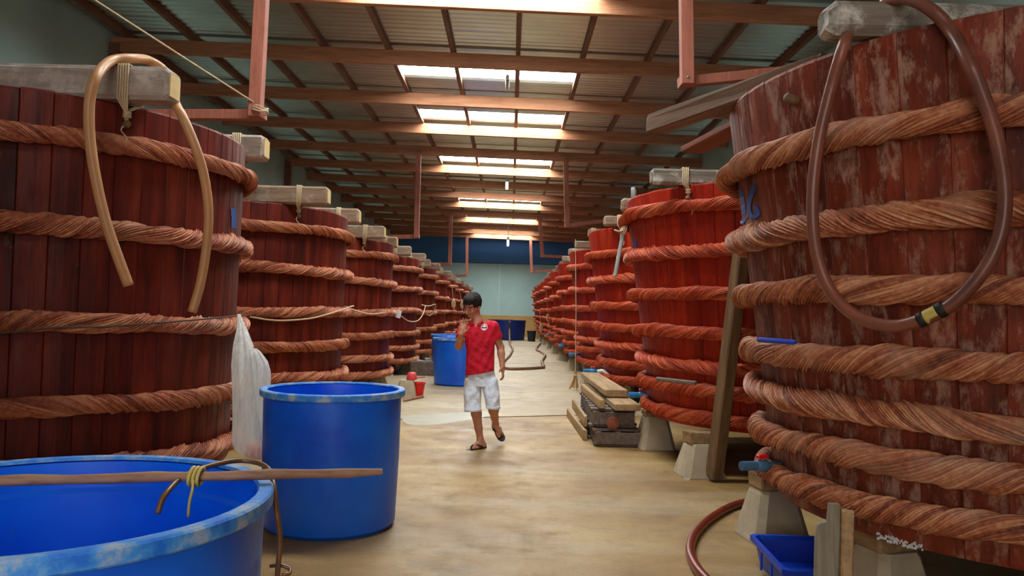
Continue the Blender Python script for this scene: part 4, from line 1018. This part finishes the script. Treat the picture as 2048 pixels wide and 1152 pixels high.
paint(front & (np.abs(np.abs(r_) - .034) < .020) & (np.abs(u_ - .022 + .1 * np.abs(np.abs(r_) - .03)) < .0065), (46, 30, 26), .9)
paint(front & (((np.abs(r_) - .031) / .013) ** 2 + ((u_ + .004) / .0055) ** 2 < 1), (40, 28, 26), .85)
paint(front & ((r_ / .026) ** 2 + ((u_ + .069) / .010) ** 2 < 1), (168, 84, 78), .7)
paint((V[:, 2] < .5), (178, 124, 100), .5)
def skin_mat():
    m, t, b = nt('skin'); a = N(t, 'ShaderNodeAttribute', attribute_name='tone'); v = coords(t, (1, 1, 1)); n = noise(t, v, 30, 3)
    t.links.new(mix(t, a.outputs['Color'], mix(t, a.outputs['Color'], srgb(170, 92, 72), .4), n), b.inputs['Base Color']); b.inputs['Roughness'].default_value = .5
    b.inputs['Subsurface Weight'].default_value = 0.0; return m
np_obj('body', V, Fc, skin_mat(), man, org, col)
# hair
hair = Field(hc - .2, hc + .2, .005)
hair.ell(H(0, -.018, .034), HX, (.094, .116, .112), .0)
hair.ell(H(.012, .050, .098), HX, (.066, .052, .036), .03)
def hcut(x, y, z):
    a = (x - hc[0]) * hr[0] + (y - hc[1]) * hr[1] + (z - hc[2]) * hr[2]; b = (x - hc[0]) * hf[0] + (y - hc[1]) * hf[1] + (z - hc[2]) * hf[2]; c = (x - hc[0]) * hu[0] + (y - hc[1]) * hu[1] + (z - hc[2]) * hu[2]
    jag = .007 * np.sin(a * 170) + .005 * np.sin(a * 310 + 1)
    line = np.where(b > .02, .050 + jag, np.where(b > -.02, -.015, -.062))
    line = np.where((b > .02) & (np.abs(a) > .062), .0, line)
    return line - c
hair.cut(hcut); hV, hF = hair.mesh('hair', None, 1)
rg = np.random.RandomState(2); hV = hV + (hV - hc) / np.linalg.norm(hV - hc, axis=1)[:, None] * (.004 * np.sin(hV @ hr * 260) * np.cos(hV @ hf * 120))[:, None]
M['hair'] = simple('black hair', srgb(26, 20, 18), .75, .4, 60, (1, 1, .3)); np_obj('hair', hV, hF, M['hair'], man, org)
# polo shirt
sh = Field(A3(900, 770, MY - .3) - (0, 0, .02), A3(1030, 630, MY + .3) + (0, .1, .03), .0055)
sh.loft([T(961.5, 756, .03, .176, .138), T(961.5, 735, .03, .170, .132), T(961.5, 705, .02, .160, .112), T(960, 680, .015, .168, .116), T(958, 664, .01, .166, .108), T(957, 655, .005, .135, .09), T(956, 648, .005, .085, .072), T(955, 643, .0, .062, .062)], .03)
slL = shL * .42 + elL * .58; sh.chain([shL + (-.03, 0, .012), shL, slL], [.060, .068, .068], .035)
slR = shR * .45 + elR * .55; sh.chain([shR + (.03, 0, .012), shR, slR], [.060, .067, .066], .035)
hemz = lambda x: A3(960, 746, MY)[2] + (x - A3(960, 746, MY)[0]) * .20
aL, aR = nrm(elL - shL), nrm(elR - shR); vb = A3(951.5, 655, MY)
def scut(x, y, z):
    c1 = (x - slL[0]) * aL[0] + (y - slL[1]) * aL[1] + (z - slL[2]) * aL[2]; c1 = np.where(x > A3(961, 690, MY)[0] + .158, c1, -1)
    c2 = (x - slR[0]) * aR[0] + (y - slR[1]) * aR[1] + (z - slR[2]) * aR[2]; c2 = np.where((x < A3(960, 690, MY)[0] - .150) | (y < MY - .115), np.where(x < shR[0] + .05, c2, -1), -1)
    hem = hemz(x) - z + 0 * y
    vee = np.where((y < MY), .52 * (z - vb[2]) - np.abs(x - vb[0] - .25 * (z - vb[2])), -1)
    return np.maximum(np.maximum(c1, c2), np.maximum(hem, np.minimum(vee, .1)))
sh.cut(scut); sV, sF = sh.mesh('shirt', None, 1)
fold = .0035 * np.sin(sV[:, 2] * 60 + sV[:, 0] * 38) * np.clip((1.25 - sV[:, 2]) * 3, 0, 1) + .003 * np.sin(sV[:, 0] * 70 - sV[:, 2] * 33)
sV[:, 1] -= np.where(sV[:, 1] < MY + .02, fold, 0)
def cloth_mat(name, c, c2):
    m, t, b = nt(name); v = coords(t, (1, 1, 1)); n = noise(t, v, 9, 4); t.links.new(ramp(t, [(.3, c2), (.7, c)], n), b.inputs['Base Color']); b.inputs['Roughness'].default_value = .85
    wv = coords(t, (1, 1, .7), rnd=False); bump(t, b, noise(t, wv, 14, 3, .5), .9, .03); return m
M['polo'] = cloth_mat('red pique', srgb(214, 8, 48), srgb(188, 4, 36)); shirt = np_obj('shirt', sV, sF, M['polo'], man, org)
def shirt_y(x, z):
    d = (sV[:, 0] - x) ** 2 + (sV[:, 2] - z) ** 2 + np.where(sV[:, 1] > MY, 1, 0); k = np.argsort(d)[:6]; return sV[k, 1].mean()
# collar flaps
for s_ in (-1, 1):
    tip, nk = A3(951.5 + s_ * 5.5, 652, MY), A3(954 + s_ * 11, 640.5, MY); bk = A3(955 + s_ * 8, 637, MY + .07)
    pts = [(nk[0], nk[1] - .075, nk[2]), (nk[0] + s_ * .012, nk[1] - .045, nk[2] - .028), (tip[0] + s_ * .022, shirt_y(tip[0] + s_ * .02, tip[2]) - .012, tip[2] + .004), (tip[0] - s_ * .012, shirt_y(tip[0], tip[2]) - .010, tip[2] + .022)]
    bkp = [(bk[0], bk[1], bk[2] + .012), (bk[0] + s_ * .015, bk[1], bk[2] - .02)]
    vs = [bkp[0], pts[0], pts[3], bkp[1], pts[1], pts[2]]; vs = [Vector(v_) - Vector(org) for v_ in vs]; th_ = [v_ + Vector((0, .006, -.004)) for v_ in vs]
    MB().add(vs + th_, [(0, 3, 4, 1), (1, 4, 5, 2), (6, 7, 10, 9), (7, 8, 11, 10), (0, 1, 7, 6), (1, 2, 8, 7), (2, 5, 11, 8), (5, 4, 10, 11), (4, 3, 9, 10), (3, 0, 6, 9)]).build('collar', M['polo'], shirt)
# round chest emblem
ec = A3(969, 654, MY); ew = .036; M['print'] = simple('white print', srgb(236, 226, 230), .7, .08); M['print_dark'] = simple('dark print', srgb(70, 60, 90), .7, .1)
def badge(pts_faces, name, mat, lift):
    vs, fs = pts_faces; o = MB().add([Vector((ec[0] + x * ew, shirt_y(ec[0] + x * ew, ec[2] + z * ew) - lift, ec[2] + z * ew)) - Vector(org) for x, z in vs], fs); return o.build(name, M[mat], shirt)
nn = 24; ring = [(r * math.cos(2 * PI * k / nn), r * math.sin(2 * PI * k / nn)) for r in (1.0, .82) for k in range(nn)]
badge((ring, [(k, (k + 1) % nn, nn + (k + 1) % nn, nn + k) for k in range(nn)]), 'emblem_ring', 'print', .004)
badge(([(-.62, .1), (-.3, .48), (0, .6), (.3, .48), (.62, .1), (.3, .02), (-.3, .02)], [tuple(range(7))]), 'emblem_crown', 'print', .0045)
badge(([(-.72, -.06), (.72, -.06), (.70, -.26), (-.70, -.26)], [(0, 1, 2, 3)]), 'emblem_band', 'print_dark', .0045)
badge(([(-.6, -.34), (.6, -.34), (.35, -.66), (0, -.74), (-.35, -.66)], [tuple(range(5))]), 'emblem_base', 'print', .0045)
# shorts
st = Field(A3(905, 830, MY - .3) - (0, 0, .05), A3(1025, 735, MY + .3) + (0, .1, .03), .0055)
st.loft([T(961, 772, .03, .165, .115), T(961, 755, .03, .165, .112), T(961.5, 740, .03, .148, .098)], .03)
hmR, hmL = A3(946, 822, MY - .03), A3(986, 818, MY - .06)
st.chain([A3(945.5, 766, MY + .02), A3(945, 790, MY - .0), hmR + (-.002, 0, -.03)], [.096, .094, .091], .008)
st.chain([A3(979.5, 766, MY + .02), A3(983.5, 790, MY - .03), hmL + (.004, .0, -.03)], [.092, .084, .073], .008)
zR, zL = hmR[2], hmL[2]; xm = (hmR[0] + hmL[0]) / 2
st.cut(lambda x, y, z: np.where(x < xm, zR + .10 * (x - hmR[0]) , zL - .05 * (x - hmL[0])) - z)
tV, tF = st.mesh('shorts', None, 1)
fold = .004 * np.sin(tV[:, 2] * 34 + tV[:, 0] * 30 + 2 * np.sin(tV[:, 0] * 23)) + .003 * np.sin(tV[:, 0] * 61 - tV[:, 2] * 19 + 2 * np.sin(tV[:, 2] * 17)); tV[:, 1] -= np.where(tV[:, 1] < MY + .02, fold, 0)
M['shorts'] = cloth_mat('pale blue denim', srgb(240, 246, 255), srgb(220, 230, 250)); shorts = np_obj('shorts', tV, tF, M['shorts'], man, org)
for c_, rr_ in ((hmR + (-.002, 0, 0), .0925), (hmL + (.003, .0, 0), .0755)):
    MB().lathe([(rr_, .004), (rr_ + .003, .006), (rr_ + .003, .026), (rr_, .028)], 28, Vector(c_) - Vector(org) + Vector((0, .0, .0)), closed=False).build('turn_up', M['shorts'], shorts, True, 40)
# flip-flops
def flip(heel, toe, up, name='flip_flop', drop=.03):
    heel, toe, up = Vector(heel), Vector(toe), Vector(up).normalized(); d = (toe - heel); d.normalize(); up = (up - d * up.dot(d)).normalized(); sd = up.cross(d)
    a = heel - d * .045 - up * drop; L = (toe - heel).length + .085; prof = [(0, .0), (.02, .022), (.08, .034), (.16, .034), (.24, .044), (.32, .046), (.37, .038), (.405, .018), (.41, 0)]
    k = L / .41; out = [(x * k, y) for x, y in prof] + [(x * k, -y) for x, y in reversed(prof[1:-1])]; n = len(out); vs = []
    for h in (0, .014): vs += [a + d * x + sd * y + up * h - Vector(org) for x, y in out]
    root = MB().add(vs, [tuple(reversed(range(n))), tuple(range(n, 2 * n))] + [(i, (i + 1) % n, n + (i + 1) % n, n + i) for i in range(n)]).build(name, M['black'], man)
    post = a + d * (.315 * k) + up * .016
    for s_ in (-1, 1):
        MB().tube([q_ - Vector(org) for q_ in curve([post, post - d * .012 + up * .034, a + d * .22 * k + sd * (.026 * s_) + up * .052, a + d * .15 * k + sd * (.043 * s_) + up * .03, a + d * .12 * k + sd * (.038 * s_) + up * .006], 4)], .0085, 6).build('strap', M['black'], root, True)
flip(heR, toR, (0, 0, 1), drop=.031)
flip(heL, toL, upL, drop=.031)
